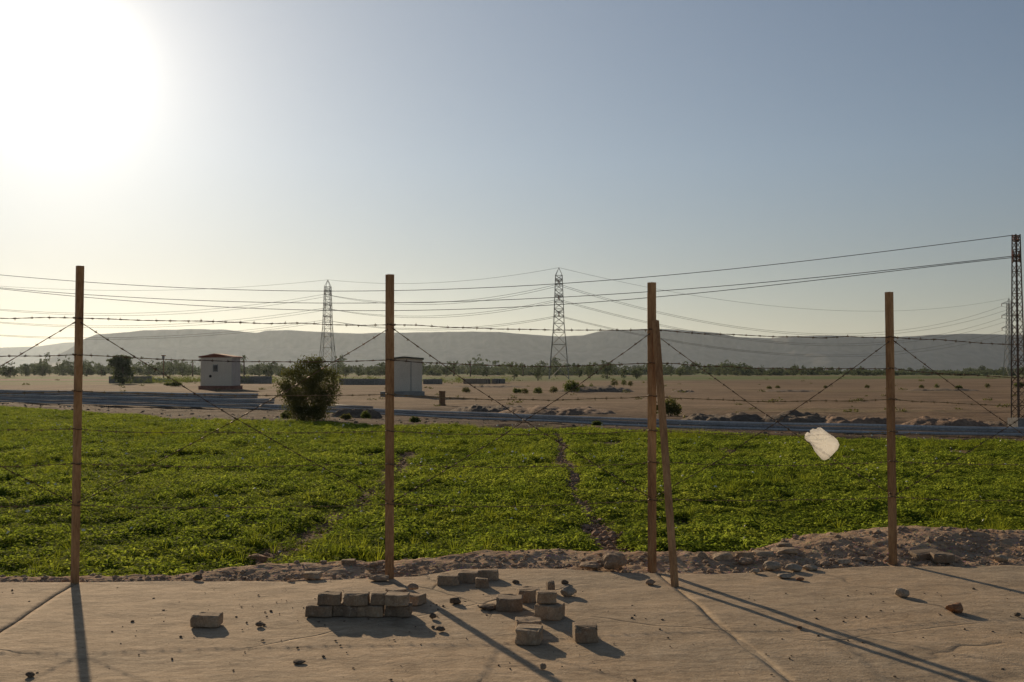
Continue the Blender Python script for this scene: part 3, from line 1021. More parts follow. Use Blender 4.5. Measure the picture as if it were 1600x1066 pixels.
# rubble blocks on the bank at right
rb = [(1098, 877, 19, 14, 'paver', 'upright grey block at the left end of the rubble row', True),
      (1131, 880, 34, 14, 'paver_light', 'long pale block second from left in the rubble row', True),
      (1166, 878, 30, 14, 'paver', 'brown grey block in the middle of the rubble row', True),
      (1196, 874, 34, 11, 'paver_light', 'low pale block behind the middle of the rubble row', True),
      (1228, 858, 24, 8, 'paver_light', 'topmost small block of the rubble row beside the crop', True),
      (1232, 871, 40, 13, 'paver', 'wide flat block at the right of the rubble row', True),
      (1168, 885, 26, 12, 'stone_brown', 'rough grey stone in front of the rubble row', False),
      (1210, 893, 30, 14, 'stone', 'tan rounded stone in the front rubble heap', False),
      (1243, 895, 26, 12, 'stone', 'palest egg shaped stone of the front rubble heap', False),
      (1268, 893, 26, 9, 'stone', 'low pale stone right of the palest one', False),
      (1292, 887, 20, 9, 'stone_brown', 'dark brown stone right of the rubble heap', False),
      (1321, 884, 22, 9, 'stone', 'pair of grey pale lumps nearest the last post', False),
      (1230, 905, 24, 7, 'stone', 'flat stone lying forward of the rubble heap', False),
      (1252, 908, 13, 5, 'stone_red', 'tiny red stone forward of the rubble heap', False),
      (1360, 880, 30, 8, 'stone_brown', 'long low brown stone left of the last post', False),
      (1182, 897, 14, 7, 'stone', 'small pale stone at the left foot of the rubble heap', False)]
for i, (px, py, wp, hp, mm, lb, bl) in enumerate(rb):
    rock('rubble_block' if bl else 'stone', px, py, wp, hp, M[mm], lb, 400 + i, block=bl, cat='block' if bl else 'stone', group='rubble on the dirt bank', rz=random.uniform(-.15, .15))
o = paver(1452, 873, 42, 9, 'dark flat slab half sunk in the bank beside the grey green paver', .02, .12, 'plain', 'paver_dark', .16, 'rubble on the dirt bank', name='rubble_block', cat='block', tilt=(.1, -.08))

# gravel and grit (stuff)
V = []; Fc = []


def add_pebbles(n, fx, fy, smin, smax, zf, seed):
    g = np.random.default_rng(seed)
    pr = [rock_data(500 + i, 1) for i in range(6)]
    for i in range(n):
        x, y = fx(g), fy(g)
        if y is None: y = float(edge0(x)) + abs(g.normal()) * .5 * float(crest_w(x)) + .03
        s_ = smin * (smax / smin) ** (g.uniform() ** 2)
        P, F_ = pr[g.integers(6)]
        a = g.uniform(0, 6.28); c_, s1 = math.cos(a), math.sin(a)
        Q = P * np.array([s_, s_ * g.uniform(.6, 1), s_ * g.uniform(.4, .75)])
        Q = np.stack([Q[:, 0] * c_ - Q[:, 1] * s1, Q[:, 0] * s1 + Q[:, 1] * c_, Q[:, 2]], -1)
        z = zf(x, y)
        Q += np.array([x, y, z + s_ * .12])
        b = len(V)
        V.extend(map(tuple, Q)); Fc.extend(tuple(j + b for j in q) for q in F_)


add_pebbles(900, lambda g: g.uniform(-6, 6), lambda g: g.uniform(4.8, 8.6), .005, .028, lambda x, y: .0, 1)
add_pebbles(60, lambda g: g.normal(-1.2, .8), lambda g: g.normal(7.8, .5), .01, .035, lambda x, y: .0, 2)
o = link('concrete_grit', mesh('concrete_grit', V, Fc, M['clod'])); tag(o, 'scattered dark grit and pebbles lying on the concrete', None, None, 'stuff')
V = []; Fc = []
add_pebbles(2600, lambda g: g.uniform(-7, 8), lambda g: None, .012, .07, lambda x, y: float(zground(x, y)), 3)
add_pebbles(900, lambda g: g.uniform(2.2, 6), lambda g: None, .015, .085, lambda x, y: float(zground(x, y)), 4)
o = link('bank_gravel', mesh('bank_gravel', V, Fc, M['stone_brown'])); tag(o, 'gravel and broken lumps covering the dirt bank', None, None, 'stuff')
V = []; Fc = []


def pathpt(pts):
    def fx(g):
        fx.i = g.uniform(0, len(pts) - 1.001); k = int(fx.i); t = fx.i - k
        fx.p = pts[k].lerp(pts[k + 1], t)
        return fx.p.x + g.normal() * (.16 if fx.p.y < 14 else .07)
    def fy(g): return fx.p.y + g.normal() * .15
    return fx, fy


fx, fy = pathpt(path1)
add_pebbles(1100, fx, fy, .03, .13, lambda x, y: float(zground(x, y)) + .02, 5)
fx, fy = pathpt(path2)
add_pebbles(500, fx, fy, .03, .11, lambda x, y: float(zground(x, y)) + .02, 6)
o = link('path_clods', mesh('path_clods', V, Fc, simple("field_clods", (.24, .145, .09), (.38, .24, .155), 6, 1, .8, .01, True, fine=40))); tag(o, 'brown soil clods along the bare furrow crossing the crop', None, None, 'stuff')

V = []; Fc = []


def strip_xy():
    def fx(g):
        fx.x = g.uniform(-34, 26); return fx.x
    def fy(g): return float(fback(fx.x)) + g.uniform(-.3, 1) * 7 + abs(g.normal()) * 3
    return fx, fy


fx, fy = strip_xy()
add_pebbles(1800, fx, fy, .04, .20, lambda x, y: float(zground(x, y)) - .02, 7)
o = link('dug_clods', mesh('dug_clods', V, Fc, M['dirt'])); tag(o, 'clods and broken earth along the strip between crop and pipes', None, None, 'stuff')

# ------------------------------------------------------------------ barbed wire fence
fence = empty('barbed_wire_fence', G(609, 905))
tag(fence, 'barbed wire fence on rusty brown angle iron posts between concrete and crop', 'fence')
fl = fence.location.copy()
posts = [(-425, 919, 399, 489), (115, 912, 415, 497), (609, 905, 428.5, 507.5), (1021, 893, 441, 515), (1399, 881, 456, 527), (1748, 868, 470, 547)]
fr = [0, .139, .276, .42, .551, .707]
PB = []; PZ = []


def angle_iron(mb, a, b, w_, th, rot):
    """L section from a to b with the corner toward the camera"""
    a, b = Vector(a), Vector(b)
    sec = [(0, 0), (w_, 0), (w_, th), (th, th), (th, w_), (0, w_)]
    d = (b - a).normalized()
    q = Vector((0, 0, 1)).rotation_difference(d)
    v = []
    for p in (a, b):
        for x, y in sec:
            xr = x * math.cos(rot) - y * math.sin(rot); yr = x * math.sin(rot) + y * math.cos(rot)
            v.append(p + q @ Vector((xr, yr, 0)))
    k = len(sec)
    f = [(i, (i + 1) % k, k + (i + 1) % k, k + i) for i in range(k)] + [tuple(range(k))[::-1], tuple(range(k, 2 * k))]
    mb.add(v, f)


for i, (px, yb_, yt, ys) in enumerate(posts):
    base = G(px, yb_, 0)
    zt = D(px, yt, base.y).z
    PB.append(base)
    zs = D(px, ys, base.y).z
    PZ.append([zs * (1 - q) for q in fr])
    mb = MB()
    lean = Vector(((-.018, .012, -.006, .008, -.01, 0)[i] * 1.0, 0, 0))
    angle_iron(mb, base - fl + Vector((-.012, 0, -.15)), base - fl + Vector((-.012, 0, zt)) + lean, .056, .006, R(38))
    ob = mb.build('post', M['rust'], fence)
    # tie wires
    for z in PZ[-1]:
        mt = MB()
        c = base - fl + Vector((0, .0, z))
        loop = [c + Vector((.045 * math.cos(a) + .0, .03 * math.sin(a) + .025, .008 * math.sin(2 * a))) for a in np.linspace(0, 6.283, 11)]
        mt.tube(loop, .003, 4)
        mt.build('wire_tie', M['wire'], ob)
# small stub behind the last post and behind the braced one
for px, yt, i in ((1387, 470, 4), (1013, 458, 3)):
    mb = MB(); c = D(px, yt, PB[i].y + .05) - fl
    mb.bar(c + Vector((0, 0, -1.35 if i == 3 else -.40)), c, .011, 6)
    mb.build('lashed_rod', M['rust'], fence)
# brace
mb = MB()
a = G(1059, 918, 0) - fl + Vector((-.015, 0, -.08)); b = Vector((PB[3].x + .02, PB[3].y - .06, D(1019, 500, PB[3].y).z)) - fl
angle_iron(mb, a, b, .046, .006, R(40))
o = mb.build('brace', M['rust'], fence); o['label'] = 'slanting strut leaning on the third post'


def barbed(mb, pts, step=.125, r=.0021, off=0.0):
    """two twisted strands with barbs along a polyline"""
    pts = [Vector(p) for p in pts]
    L = [0]
    for p, q in zip(pts[:-1], pts[1:]): L.append(L[-1] + (q - p).length)

    def at(s_):
        s_ = max(0, min(L[-1] - 1e-6, s_))
        for k in range(len(L) - 1):
            if L[k + 1] >= s_: break
        t = (s_ - L[k]) / max(1e-9, L[k + 1] - L[k])
        return pts[k].lerp(pts[k + 1], t), (pts[k + 1] - pts[k]).normalized()
    m_ = int(L[-1] / .045)
    for ph in (0, math.pi):
        st_ = []
        for i in range(m_ + 1):
            p, d = at(L[-1] * i / m_)
            q = d.to_track_quat('Z', 'Y')
            a_ = ph + i * 1.4
            st_.append(p + q @ Vector((.0022 * math.cos(a_), .0022 * math.sin(a_), 0)))
        mb.tube(st_, r, 4)
    s_ = off + .04
    while s_ < L[-1]:
        p, d = at(s_)
        mb.bar(p - d * .011, p + d * .011, .0062, 5)
        q = d.to_track_quat('Z', 'Y')
        for k in range(4):
            a_ = random.uniform(0, 6.28)
            e_ = q @ Vector((.020 * math.cos(a_), .020 * math.sin(a_), random.uniform(-.006, .006)))
            mb.bar(p, p + e_, .0022, 3, .0008)
        s_ += step * random.uniform(.8, 1.25)


def span_pts(a, b, sag, n=10, w=.004):
    out_ = []
    for i in range(n + 1):
        t = i / n
        p = a.lerp(b, t); p.z -= sag * 4 * t * (1 - t)
        p += Vector((0, random.gauss(0, w), random.gauss(0, w))) if 0 < i < n else Vector()
        out_.append(p)
    return out_


for k in range(6):
    mb = MB(); pts = []
    for i in range(len(PB) - 1):
        a = Vector((PB[i].x, PB[i].y + .012, PZ[i][k] + random.uniform(-.006, .006))) - fl
        b = Vector((PB[i + 1].x, PB[i + 1].y + .012, PZ[i + 1][k])) - fl
        sg = [.018, .032, .03, .03, .035, .03][k] * random.uniform(.6, 1.4)
        sp = span_pts(a, b, sg)
        pts += sp if not pts else sp[1:]
    barbed(mb, pts, r=.0021 if k < 3 else .0014)
    mb.build('barbed_wire', M['wire'] if k < 2 else M['wire_dusty'], fence)
for i in range(len(PB) - 1):
    for (s_, e_) in ((i, i + 1), (i + 1, i)):
        mb = MB()
        a = Vector((PB[s_].x, PB[s_].y + .02, PZ[s_][0] - .02)) - fl
        b = Vector((PB[e_].x, PB[e_].y + .02, PZ[e_][5] + .01)) - fl
        barbed(mb, span_pts(a, b, .05))
        mb.build('barbed_wire', M['wire'], fence)

# ------------------------------------------------------------------ plastic bag caught in the wire
outl = [(1254, 684), (1255, 678), (1259, 674.5), (1264, 676.5), (1263, 672.5), (1268, 669.5), (1274, 670.5), (1277, 668), (1282, 668), (1288, 672), (1295, 677), (1304, 682), (1312, 689), (1315, 696), (1312, 703), (1303, 711), (1296, 717), (1289, 719.5), (1284, 718), (1277, 711), (1271, 704), (1267, 696), (1263, 691), (1258, 689)]
yb0 = float(np.interp(1285, [1021, 1399], [PB[3].y, PB[4].y])) - .02
OP = []
for i in range(len(outl)):
    a, b = outl[i], outl[(i + 1) % len(outl)]
    for t in (0, .33, .66): OP.append(D(a[0] + (b[0] - a[0]) * t, a[1] + (b[1] - a[1]) * t, yb0))
cen = D(1285, 693, yb0)
v = []; f = []; nk = len(OP); nr = 9
for side in (-1, 1):
    base_i = len(v)
    for r_ in range(nr + 1):
        t = r_ / nr
        for i, p in enumerate(OP):
            q = p.lerp(cen, t)
            a_ = 2 * math.pi * i / nk
            bul = .085 * math.sin(math.acos(1 - t) if t <= 1 else 1.57) * (1 if side < 0 else .7)
            wr = .012 * math.sin(a_ * 7 + t * 5 + side) * (1 - t) * math.sqrt(max(t, 0)) + .010 * float(fbm(q.x * 12, q.z * 12, 77 + side, 2)) * math.sin(math.pi * min(1, t * 1.2 + .05))
            v.append(Vector((q.x - cen.x, side * bul + wr * 1.2 + (q.x - cen.x) * .35, q.z - cen.z)))
    for r_ in range(nr):
        for i in range(nk):
            j = (i + 1) % nk
            f.append((base_i + r_ * nk + i, base_i + r_ * nk + j, base_i + (r_ + 1) * nk + j, base_i + (r_ + 1) * nk + i))
bagm = mesh('plastic_bag', v, f, M['bag'], True)
bm = bmesh.new(); bm.from_mesh(bagm); bmesh.ops.remove_doubles(bm, verts=bm.verts, dist=1e-4); bm.to_mesh(bagm); bm.free()
o = link('plastic_bag', bagm, None, cen)
tag(o, 'translucent white plastic bag blown against the fence wires', 'plastic bag')

# ------------------------------------------------------------------ pipes
route = [(-40, 77), (-34, 69.5), (-24.4, 65), (-13, 57.7), (-5.5, 49.5), (-2.4, 47), (.8, 43), (5, 40), (6.8, 38.7), (10.9, 35.2), (16.6, 33.4), (30, 31)]
PR = .055


def pipe(x0, x1, lvl, back, label, m='pipe', r=PR, zo=None):
    xs_ = np.arange(x0, x1 + .01, 1.2)
    ys_ = np.interp(xs_, [a for a, _ in route], [b for _, b in route])
    ys_ = np.convolve(np.pad(ys_, 4, mode='edge'), np.ones(9) / 9, 'valid') if len(xs_) > 9 else ys_
    gz = zground(xs_, ys_)
    gz = np.convolve(np.pad(gz, 3, mode='edge'), np.ones(7) / 7, 'valid')
    pts = [Vector((x, y + back + .03 * math.sin(x * .35 + lvl * 2.1) , z + r + (lvl * r * 1.86 if zo is None else zo) + .012 * math.sin(x * .9 + lvl * 1.7) + .03)) for x, y, z in zip(xs_, ys_, gz)]
    c = pts[len(pts) // 2].copy()
    mb = MB(); mb.tube([p - c for p in pts], r, 10)
    o = mb.build('pipe', M[m], None, True)
    o.location = c
    tag(o, label, 'pipe', 'long pipes lying beyond the crop')


lv = ['front bottom', 'second', 'third', 'fourth', 'fifth', 'sixth', 'topmost']
for L_ in range(3):
    pipe(-39, 29, L_, L_ * .10, 'long grey pipe running right across beyond the crop, %s of the bundle' % ['lowest', 'middle', 'upper'][L_], 'pipe_dark' if L_ == 1 else 'pipe')
for L_ in range(3, 7):
    pipe(-39, -13.4 - (L_ - 3) * .35, L_, L_ * .10, 'grey pipe of the taller left pile ending at the bush, %s from below' % lv[L_], 'pipe_dark' if L_ in (3, 5) else 'pipe', .076, .28 + (L_ - 3) * .142)
pipe(-9.4, -6.8, 3, .3, 'short dark pipe length right behind the olive bush', 'pipe_dark')


# ------------------------------------------------------------------ mounds
def mound(px0, px1, ytop, ybase, m, label, seed, dep=None, zb=PLAIN):
    c = G((px0 + px1) / 2, ybase, zb)
    W = (px1 - px0) * c.y / F; Hm = (ybase - ytop) * c.y / F * 1.0
    dep = dep or max(W * .35, Hm * 3)
    n1, n2 = 90, 36
    u = np.linspace(-1, 1, n1)[None, :]; v_ = np.linspace(-1, 1, n2)[:, None]
    rr = np.clip(1 - np.sqrt(u ** 2 + v_ ** 2), 0, 1)
    env = np.minimum(1, rr * 2.4) * (.62 + .38 * fbm(u * W / Hm * .35 + seed + 0 * v_, v_ * 2 + 0 * u, seed, 4)) + .12 * fbm(u * W / Hm * 1.3 + 0 * v_, v_ * 6 + 0 * u, seed + 5, 3) * np.minimum(1, rr * 6)
    Zm = Hm * env * np.minimum(1, rr * 5) - .06
    Xm = u * W / 2 + 0 * v_; Ym = v_ * dep / 2 + 0 * u
    o = link('earth_mound', np_mesh('earth_mound', np.stack([Xm, Ym, Zm], -1).reshape(-1, 3), grid_faces(n2, n1), m, True), None, (c.x, c.y + dep * .5, zb))
    tag(o, label, 'mound', 'heaps of dug earth on the plain')
    return o


mound(505, 600, 634, 652, M['dirt'], 'grey brown earth heap right of the olive bush in front of the pipes', 1, 1.4)
mound(1058, 1230, 641, 664, M['dirt'], 'long dark earth heap behind the pipes right of the braced post', 2, 4)
mound(1180, 1345, 640, 665, M['dirt'], 'dark earth heap behind the plastic bag', 3, 4)
mound(1280, 1430, 648, 667, M['reddirt'], 'reddish clod heap behind the last post', 4, 3)
mound(1420, 1590, 650, 668, M['reddirt'], 'reddish clod heap left of the lattice mast foot', 5, 3)
mound(1540, 1760, 650, 668, M['dirt'], 'dark earth heap round the lattice mast foot', 15, 3)
mound(860, 1005, 600, 613, M['dirt'], 'low earth mound with bushes in the middle distance', 6, 8)
mound(1052, 1095, 607.5, 613.5, M['dirt'], 'small dark earth heap just right of the braced post', 7, 5)
mound(690, 840, 630, 645, M['dirt'], 'low earth heap behind the pipes right of the second kiosk', 8, 5)
mound(760, 985, 634, 650, M['reddirt'], 'low broken ground behind the pipes in the centre', 9, 6)
mound(1190, 1300, 608, 613, M['dirt'], 'thin dark earth line across the right plain, left part', 10, 6)
mound(1420, 1560, 606, 611, M['dirt'], 'thin dark earth line across the right plain, right part', 11, 6)
mound(690, 835, 601.5, 605.5, M['dirt'], 'thin dark earth bank in front of the mud brick building', 12, 6)


# ------------------------------------------------------------------ bushes and trees
def crown_data(seed, lobes, n, ls, aspect=.55):
    """lobes: (x, y, z, rx, ry, rz); leaves gather in twig clumps near the lobe skins"""
    g = np.random.default_rng(seed)
    w_ = np.array([l[3] * l[4] * l[5] for l in lobes]) ** .67; w_ /= w_.sum()
    C = []
    nc = max(26, n // 9)
    for i in range(nc):
        l = lobes[g.choice(len(lobes), p=w_)]
        d = g.normal(size=3); d /= np.linalg.norm(d)
        q = g.uniform(.35, 1.0) ** .45 * g.uniform(.85, 1.1)
        C.append(np.array(l[:3]) + d * np.array(l[3:]) * q)
    C = np.array(C)
    sz = np.mean([l[3] for l in lobes]) * .22
    k = g.integers(0, nc, n)
    P = C[k] + g.normal(size=(n, 3)) * sz * np.array([1, 1, .8])
    A = g.normal(size=(n, 3)); A /= np.linalg.norm(A, axis=1)[:, None]
    B = np.cross(A, g.normal(size=(n, 3))); B /= np.linalg.norm(B, axis=1)[:, None]
    s_ = ls * g.uniform(.6, 1.4, n)[:, None]
    v_ = np.stack([P - A * s_, P + B * s_ * aspect, P + A * s_, P - B * s_ * aspect], 1).reshape(-1, 3)
    f_ = np.arange(4 * n).reshape(-1, 4)
    v_[:, 2] = np.maximum(v_[:, 2], .02)
    return v_, f_, C


def plant(name, loc, lobes, n, ls, m, label, cat, group=None, seed=0, trunk=None, rz=0.0, aspect=.55, kids=('crown', 'trunk')):
    root = empty(name, loc, rz)
    tag(root, label, cat, group)
    v_, f_, C = crown_data(seed, lobes, n, ls, aspect)
    link(kids[0], np_mesh(kids[0], v_, f_, m), root)
    mb = MB(); r0, h0 = trunk or (.05, lobes[0][2])
    g = random.Random(seed)
    top = Vector((0, 0, h0))
    mb.tube([Vector((0, 0, -.05)), Vector((g.gauss(0, r0 * .6), g.gauss(0, r0 * .6), h0 * .5)), top], r0, 6, [r0, r0 * .85, r0 * .65])
    for i in range(min(12, len(C))):
        c = Vector(C[g.randrange(len(C))]); st_ = Vector((0, 0, h0 * g.uniform(.35, 1)))
        mid = st_.lerp(c, .5) + Vector((0, 0, abs(c.z - st_.z) * .12))
        mb.tube([st_, mid, c], r0 * .3, 4, [r0 * .45, r0 * .28, r0 * .1])
    mb.build(kids[1], M['bark'], root, True)
    return root


# the big olive bush
bp = G(483, 660, PLAIN + .05)
k = bp.y / F
plant('olive_bush', bp, [(.0, 0, 78 * k, 30 * k, 26 * k, 22 * k), (-20 * k, -2 * k, 52 * k, 28 * k, 26 * k, 20 * k), (20 * k, 3 * k, 62 * k, 26 * k, 26 * k, 20 * k), (0, -4 * k, 34 * k, 38 * k, 30 * k, 22 * k), (0, -2 * k, 14 * k, 30 * k, 26 * k, 15 * k),
                         (24 * k, 0, 36 * k, 16 * k, 18 * k, 14 * k), (-24 * k, 0, 30 * k, 14 * k, 18 * k, 14 * k), (0, 0, 12 * k, 26 * k, 24 * k, 12 * k), (8 * k, 0, 92 * k, 13 * k, 13 * k, 10 * k), (-38 * k, 0, 58 * k, 10 * k, 12 * k, 8 * k), (37 * k, 0, 74 * k, 9 * k, 10 * k, 9 * k), (38 * k, 0, 50 * k, 10 * k, 10 * k, 7 * k), (-34 * k, 0, 74 * k, 9 * k, 10 * k, 7 * k)],
      19000, .050, M['bush'], 'large dark olive bush at the back edge of the crop before the pipes', 'bush', seed=11, trunk=(.035, .7), aspect=.36, kids=('foliage', 'stem'))
# lighter low growth at its foot and along the edge
sm = [(447, 656, 20, 14, 'bushgreen', 'small pale green shrub at the left foot of the olive bush'),
      (572, 654, 16, 14, 'bushgreen', 'small bright shrub on the crop edge right of the earth heap'),
      (648, 664, 18, 11, 'bushgreen', 'small weedy shrub on the crop edge right of the second post'),
      (933, 673, 16, 11, 'bushgreen', 'small weedy shrub on the crop edge left of the braced post'),
      (540, 657, 18, 9, 'bush', 'low dark weeds between the bush and the crop'),
      (1566, 682, 12, 10, 'bushgreen', 'small shrub on the crop edge by the lattice mast'),
      (1390, 628, 10, 5, 'bush', 'tiny dry shrub behind the last post'),
      (1048, 650, 34, 32, 'bush', 'dark bush with coloured scraps right behind the slanting strut'),
      (1022, 648, 16, 26, 'bush', 'dark bush half hidden behind the braced post'),
      (728, 614, 14, 9, 'bush', 'small dark bush right of the second kiosk'),
      (808, 615, 16, 9, 'bushgreen', 'leftmost green bush of the row in the middle distance'),
      (820, 616, 12, 10, 'bush', 'second bush from left in the middle distance row'),
      (841, 616, 16, 12, 'bushgreen', 'third bush from left in the middle distance row'),
      (865, 615, 14, 12, 'bush', 'fourth bush from left in the middle distance row'),
      (893, 613, 26, 20, 'bushgreen', 'largest green bush of the middle distance row'),
      (910, 612, 14, 12, 'bush', 'low dark bush right of the largest one in the row'),
      (924, 611, 8, 14, 'bushgreen', 'narrow upright bush in the middle distance row'),
      (960, 607, 12, 13, 'bush', 'dark round bush on top of the low mound'),
      (975, 606, 10, 10, 'bushgreen', 'yellow green bush on the low mound'),
      (985, 607, 10, 9, 'bush', 'rightmost small bush on the low mound'),
      (1290, 607, 8, 5, 'bush', 'tiny shrub on the plain left of the last post'),
      (1355, 607, 9, 6, 'bush', 'low shrub on the plain close to the last post'),
      (1440, 607, 9, 6, 'bush', 'low shrub on the plain right of the last post'),
      (1464, 607, 9, 8, 'bushgreen', 'second low shrub right of the last post'),
      (1498, 608, 12, 6, 'bushgreen', 'third low shrub right of the last post'),
      (1543, 607, 9, 9, 'bush', 'dark shrub on the plain left of the lattice mast'),
      (1592, 606, 18, 9, 'bushgreen', 'shrub behind the lattice mast'),
      (1202, 608, 9, 5, 'bush', 'tiny shrub in the middle of the right plain'),
      (1215, 607, 9, 5, 'bush', 'second tiny shrub in the middle of the right plain'),
      (275, 604, 20, 8, 'bushgreen', 'dry yellow green shrub left of the first kiosk'),
      (262, 603, 14, 6, 'bushgreen', 'low shrub under the leaning utility pole')]
for i, (px, py, wp, hp, mm, lb) in enumerate(sm):
    p = G(px, py, PLAIN); p.z = float(zground(p.x, p.y)) if py > 625 else PLAIN
    if 'low mound' in lb: p.z = PLAIN + .25
    k = p.y / F; W, H_ = wp * k, hp * k
    plant('shrub', p, [(0, 0, H_ * .55, W * .36, W * .3, H_ * .38), (-W * .22, 0, H_ * .4, W * .24, W * .22, H_ * .3), (W * .22, 0, H_ * .38, W * .24, W * .22, H_ * .3)],
          int(420 + wp * 34), max(.03, min(.16, W * .05)), M[mm], lb, 'shrub', 'low shrubs on the plain', 40 + i, (.02 * W + .01, H_ * .45), kids=('foliage', 'stem'))

# coloured scraps by the bush
def scrap(px, py, wp, hp, m, label, seed):
    p = G(px, py, PLAIN); k = p.y / F
    n = 7; v_ = []; f_ = []
    for r_ in range(n):
        for c_ in range(n):
            u, w1 = c_ / (n - 1) - .5, r_ / (n - 1)
            v_.append((u * wp * k * (1 - .3 * w1), .10 * float(fbm(u * 5, w1 * 5, seed, 3)), w1 * hp * k + .03 * float(fbm(u * 6, w1 * 6, seed + 4, 2))))
    f_ = [(r_ * n + c_, r_ * n + c_ + 1, (r_ + 1) * n + c_ + 1, (r_ + 1) * n + c_) for r_ in range(n - 1) for c_ in range(n - 1)]
    me = mesh('plastic_scrap', v_, f_, M[m], True)
    o = link('plastic_scrap', me, None, p)
    md = o.modifiers.new('thick', 'SOLIDIFY'); md.thickness = .008
    tag(o, label, 'litter', 'plastic scraps by the pipes')


scrap(1044, 645, 7, 9, 'blue', 'blue plastic scrap caught in the bush behind the strut', 1)
scrap(1049, 646, 6, 8, 'cream', 'whitish scrap beside the blue one', 2)
scrap(1069, 657, 4, 8, 'yellow', 'small yellow scrap right of the bush behind the strut', 3)
scrap(63, 629, 14, 6, 'orange', 'orange brown scrap in front of the pipe pile at far left', 4)
scrap(1472, 664, 8, 4, 'cream', 'pale blue white scrap between the clod heaps', 5)
for i, (px, py, wp) in enumerate([(538, 637, 9), (108, 637, 7), (985, 671, 18), (1245, 684, 22)]):
    scrap(px, py, wp, 2.5, 'cream', ['pale scrap on the earth heap right of the olive bush', 'pale scrap at the crop edge beside the first post', 'pale strip lying below the pipes left of the braced post', 'pale strip lying below the pipes left of the plastic bag'][i], 20 + i)


def lobes_tree(W, H_, seed, low=.25):
    g = random.Random(seed)
    L_ = [(0, 0, H_ * .60, W * .36, W * .34, H_ * .38), (0, 0, H_ * .32, W * .42, W * .36, H_ * .30)]
    for i in range(6):
        a_ = g.uniform(0, 6.28)
        L_.append((math.cos(a_) * W * .27, math.sin(a_) * W * .27, H_ * g.uniform(low, .80), W * g.uniform(.16, .26), W * .22, H_ * g.uniform(.14, .22)))
    return L_


def tree_at(px, ybase, wpx, hpx, label, seed, m='fartree', dist=None, n=420, group='trees standing out before the far tree line'):
    p = G(px, ybase, PLAIN) if dist is None else D(px, 580, dist)
    if dist is not None:
        p.z = PLAIN; hpx = (580 - (ybase - hpx)) + (CAMZ - PLAIN) * F / dist
    k = p.y / F; W, H_ = wpx * k, hpx * k
    plant('tree', p, lobes_tree(W, H_, seed, .16), n, W * .055, M[m], label, 'tree', group, seed, (W * .035, H_ * .5))


tree_at(192, 600, 40, 46, 'round dark tree beside the first post, tallest at the left', 301, n=2600, group='trees standing out before the far tree line')
TR = [(16, 590, 26, 24, 'bushy tree at the very left edge of the tree line'), (40, 588, 20, 20, 'low tree second from the left edge'), (67, 588, 24, 20, 'dark round tree between left edge and first post'),
      (136, 588, 24, 22, 'round tree just right of the first post'), (158, 588, 18, 20, 'small pale tree between the first post and the tallest left tree'), (285, 588, 18, 22, 'spreading tree left of the first kiosk'),
      (232, 588, 18, 18, 'loose tree left of the utility pole'), (420, 590, 24, 20, 'broad tree left of the olive bush'), (405, 588, 14, 20, 'thin tree right of the palm'), (440, 589, 14, 17, 'small tree touching the olive bush'),
      (540, 589, 16, 18, 'tree just right of the left pylon'), (560, 588, 14, 18, 'bushy tree left of the second post'), (575, 591, 9, 20, 'narrow tree near the second post'), (594, 588, 16, 16, 'low tree touching the second post'),
      (697, 589, 16, 16, 'low tree right of the second kiosk'), (760, 588, 16, 15, 'low tree behind the mud brick building'), (803, 595, 13, 24, 'two tiered tree right of the mud brick building'),
      (840, 595, 15, 26, 'tall dense tree left of the central pylon'), (868, 589, 14, 16, 'low tree at the foot of the central pylon'), (905, 590, 16, 20, 'light green tree right of the central pylon'),
      (922, 592, 13, 24, 'tall grey green tree right of the central pylon'), (949, 592, 20, 26, 'broad light tree left of the braced post'), (975, 592, 14, 24, 'dark tree nearer the braced post'),
      (995, 592, 18, 18, 'yellowish low tree next to the braced post'), (1048, 588, 12, 18, 'slender tree just right of the slanting strut'), (1063, 588, 12, 14, 'second tree right of the slanting strut'),
      (1170, 587, 14, 16, 'dense tree in the middle of the right tree line'), (1190, 587, 12, 18, 'taller tree in the middle of the right tree line'), (1256, 586, 9, 18, 'single tall tree above the right tree line'),
      (1275, 586, 26, 12, 'broad low tree above the plastic bag'), (1444, 585, 9, 14, 'small palm like tree right of the last post'), (1535, 584, 12, 14, 'tree on the right horizon left of the mast')]
for i, (px, yb_, wp, hp, lb) in enumerate(TR):
    tree_at(px, yb_, wp, hp, lb, 310 + i, 'fartree', n=700)


def palm_at(px, ytop, dist, label, seed, fr_px=12):
    p = D(px, 580, dist); p.z = PLAIN; k = dist / F
    H_ = (580 - ytop) * k + (CAMZ - PLAIN)
    root = empty('palm_tree', p); tag(root, label, 'palm', 'palms rising from the tree line')
    g = random.Random(seed); hr = H_ - fr_px * k * .45
    mb = MB(); mb.tube([(0, 0, -.1), (k * .4, 0, hr * .5), (0, 0, hr)], .3, 6, [k * 1.3, k * .9, k * .9])
    mb.build('trunk', M['bark'], root, True)
    mb = MB()
    for i in range(22):
        a_ = g.uniform(0, 6.28); el = g.uniform(-.4, 1.3); L_ = fr_px * k * g.uniform(.45, .6)
        d = Vector((math.cos(a_) * math.cos(el), math.sin(a_) * math.cos(el), math.sin(el)))
        p1 = Vector((0, 0, hr)) + d * L_ * .55; p2 = p1 + d * L_ * .45 + Vector((0, 0, -L_ * .35))
        s_ = Vector((-math.sin(a_), math.cos(a_), 0)) * L_ * .13
        mb.add([Vector((0, 0, hr)) - s_ * .3, Vector((0, 0, hr)) + s_ * .3, p1 + s_, p1 - s_, p2 + s_ * .3, p2 - s_ * .3], [(0, 1, 2, 3), (3, 2, 4, 5)])
    mb.build('crown', M['palm'], root)


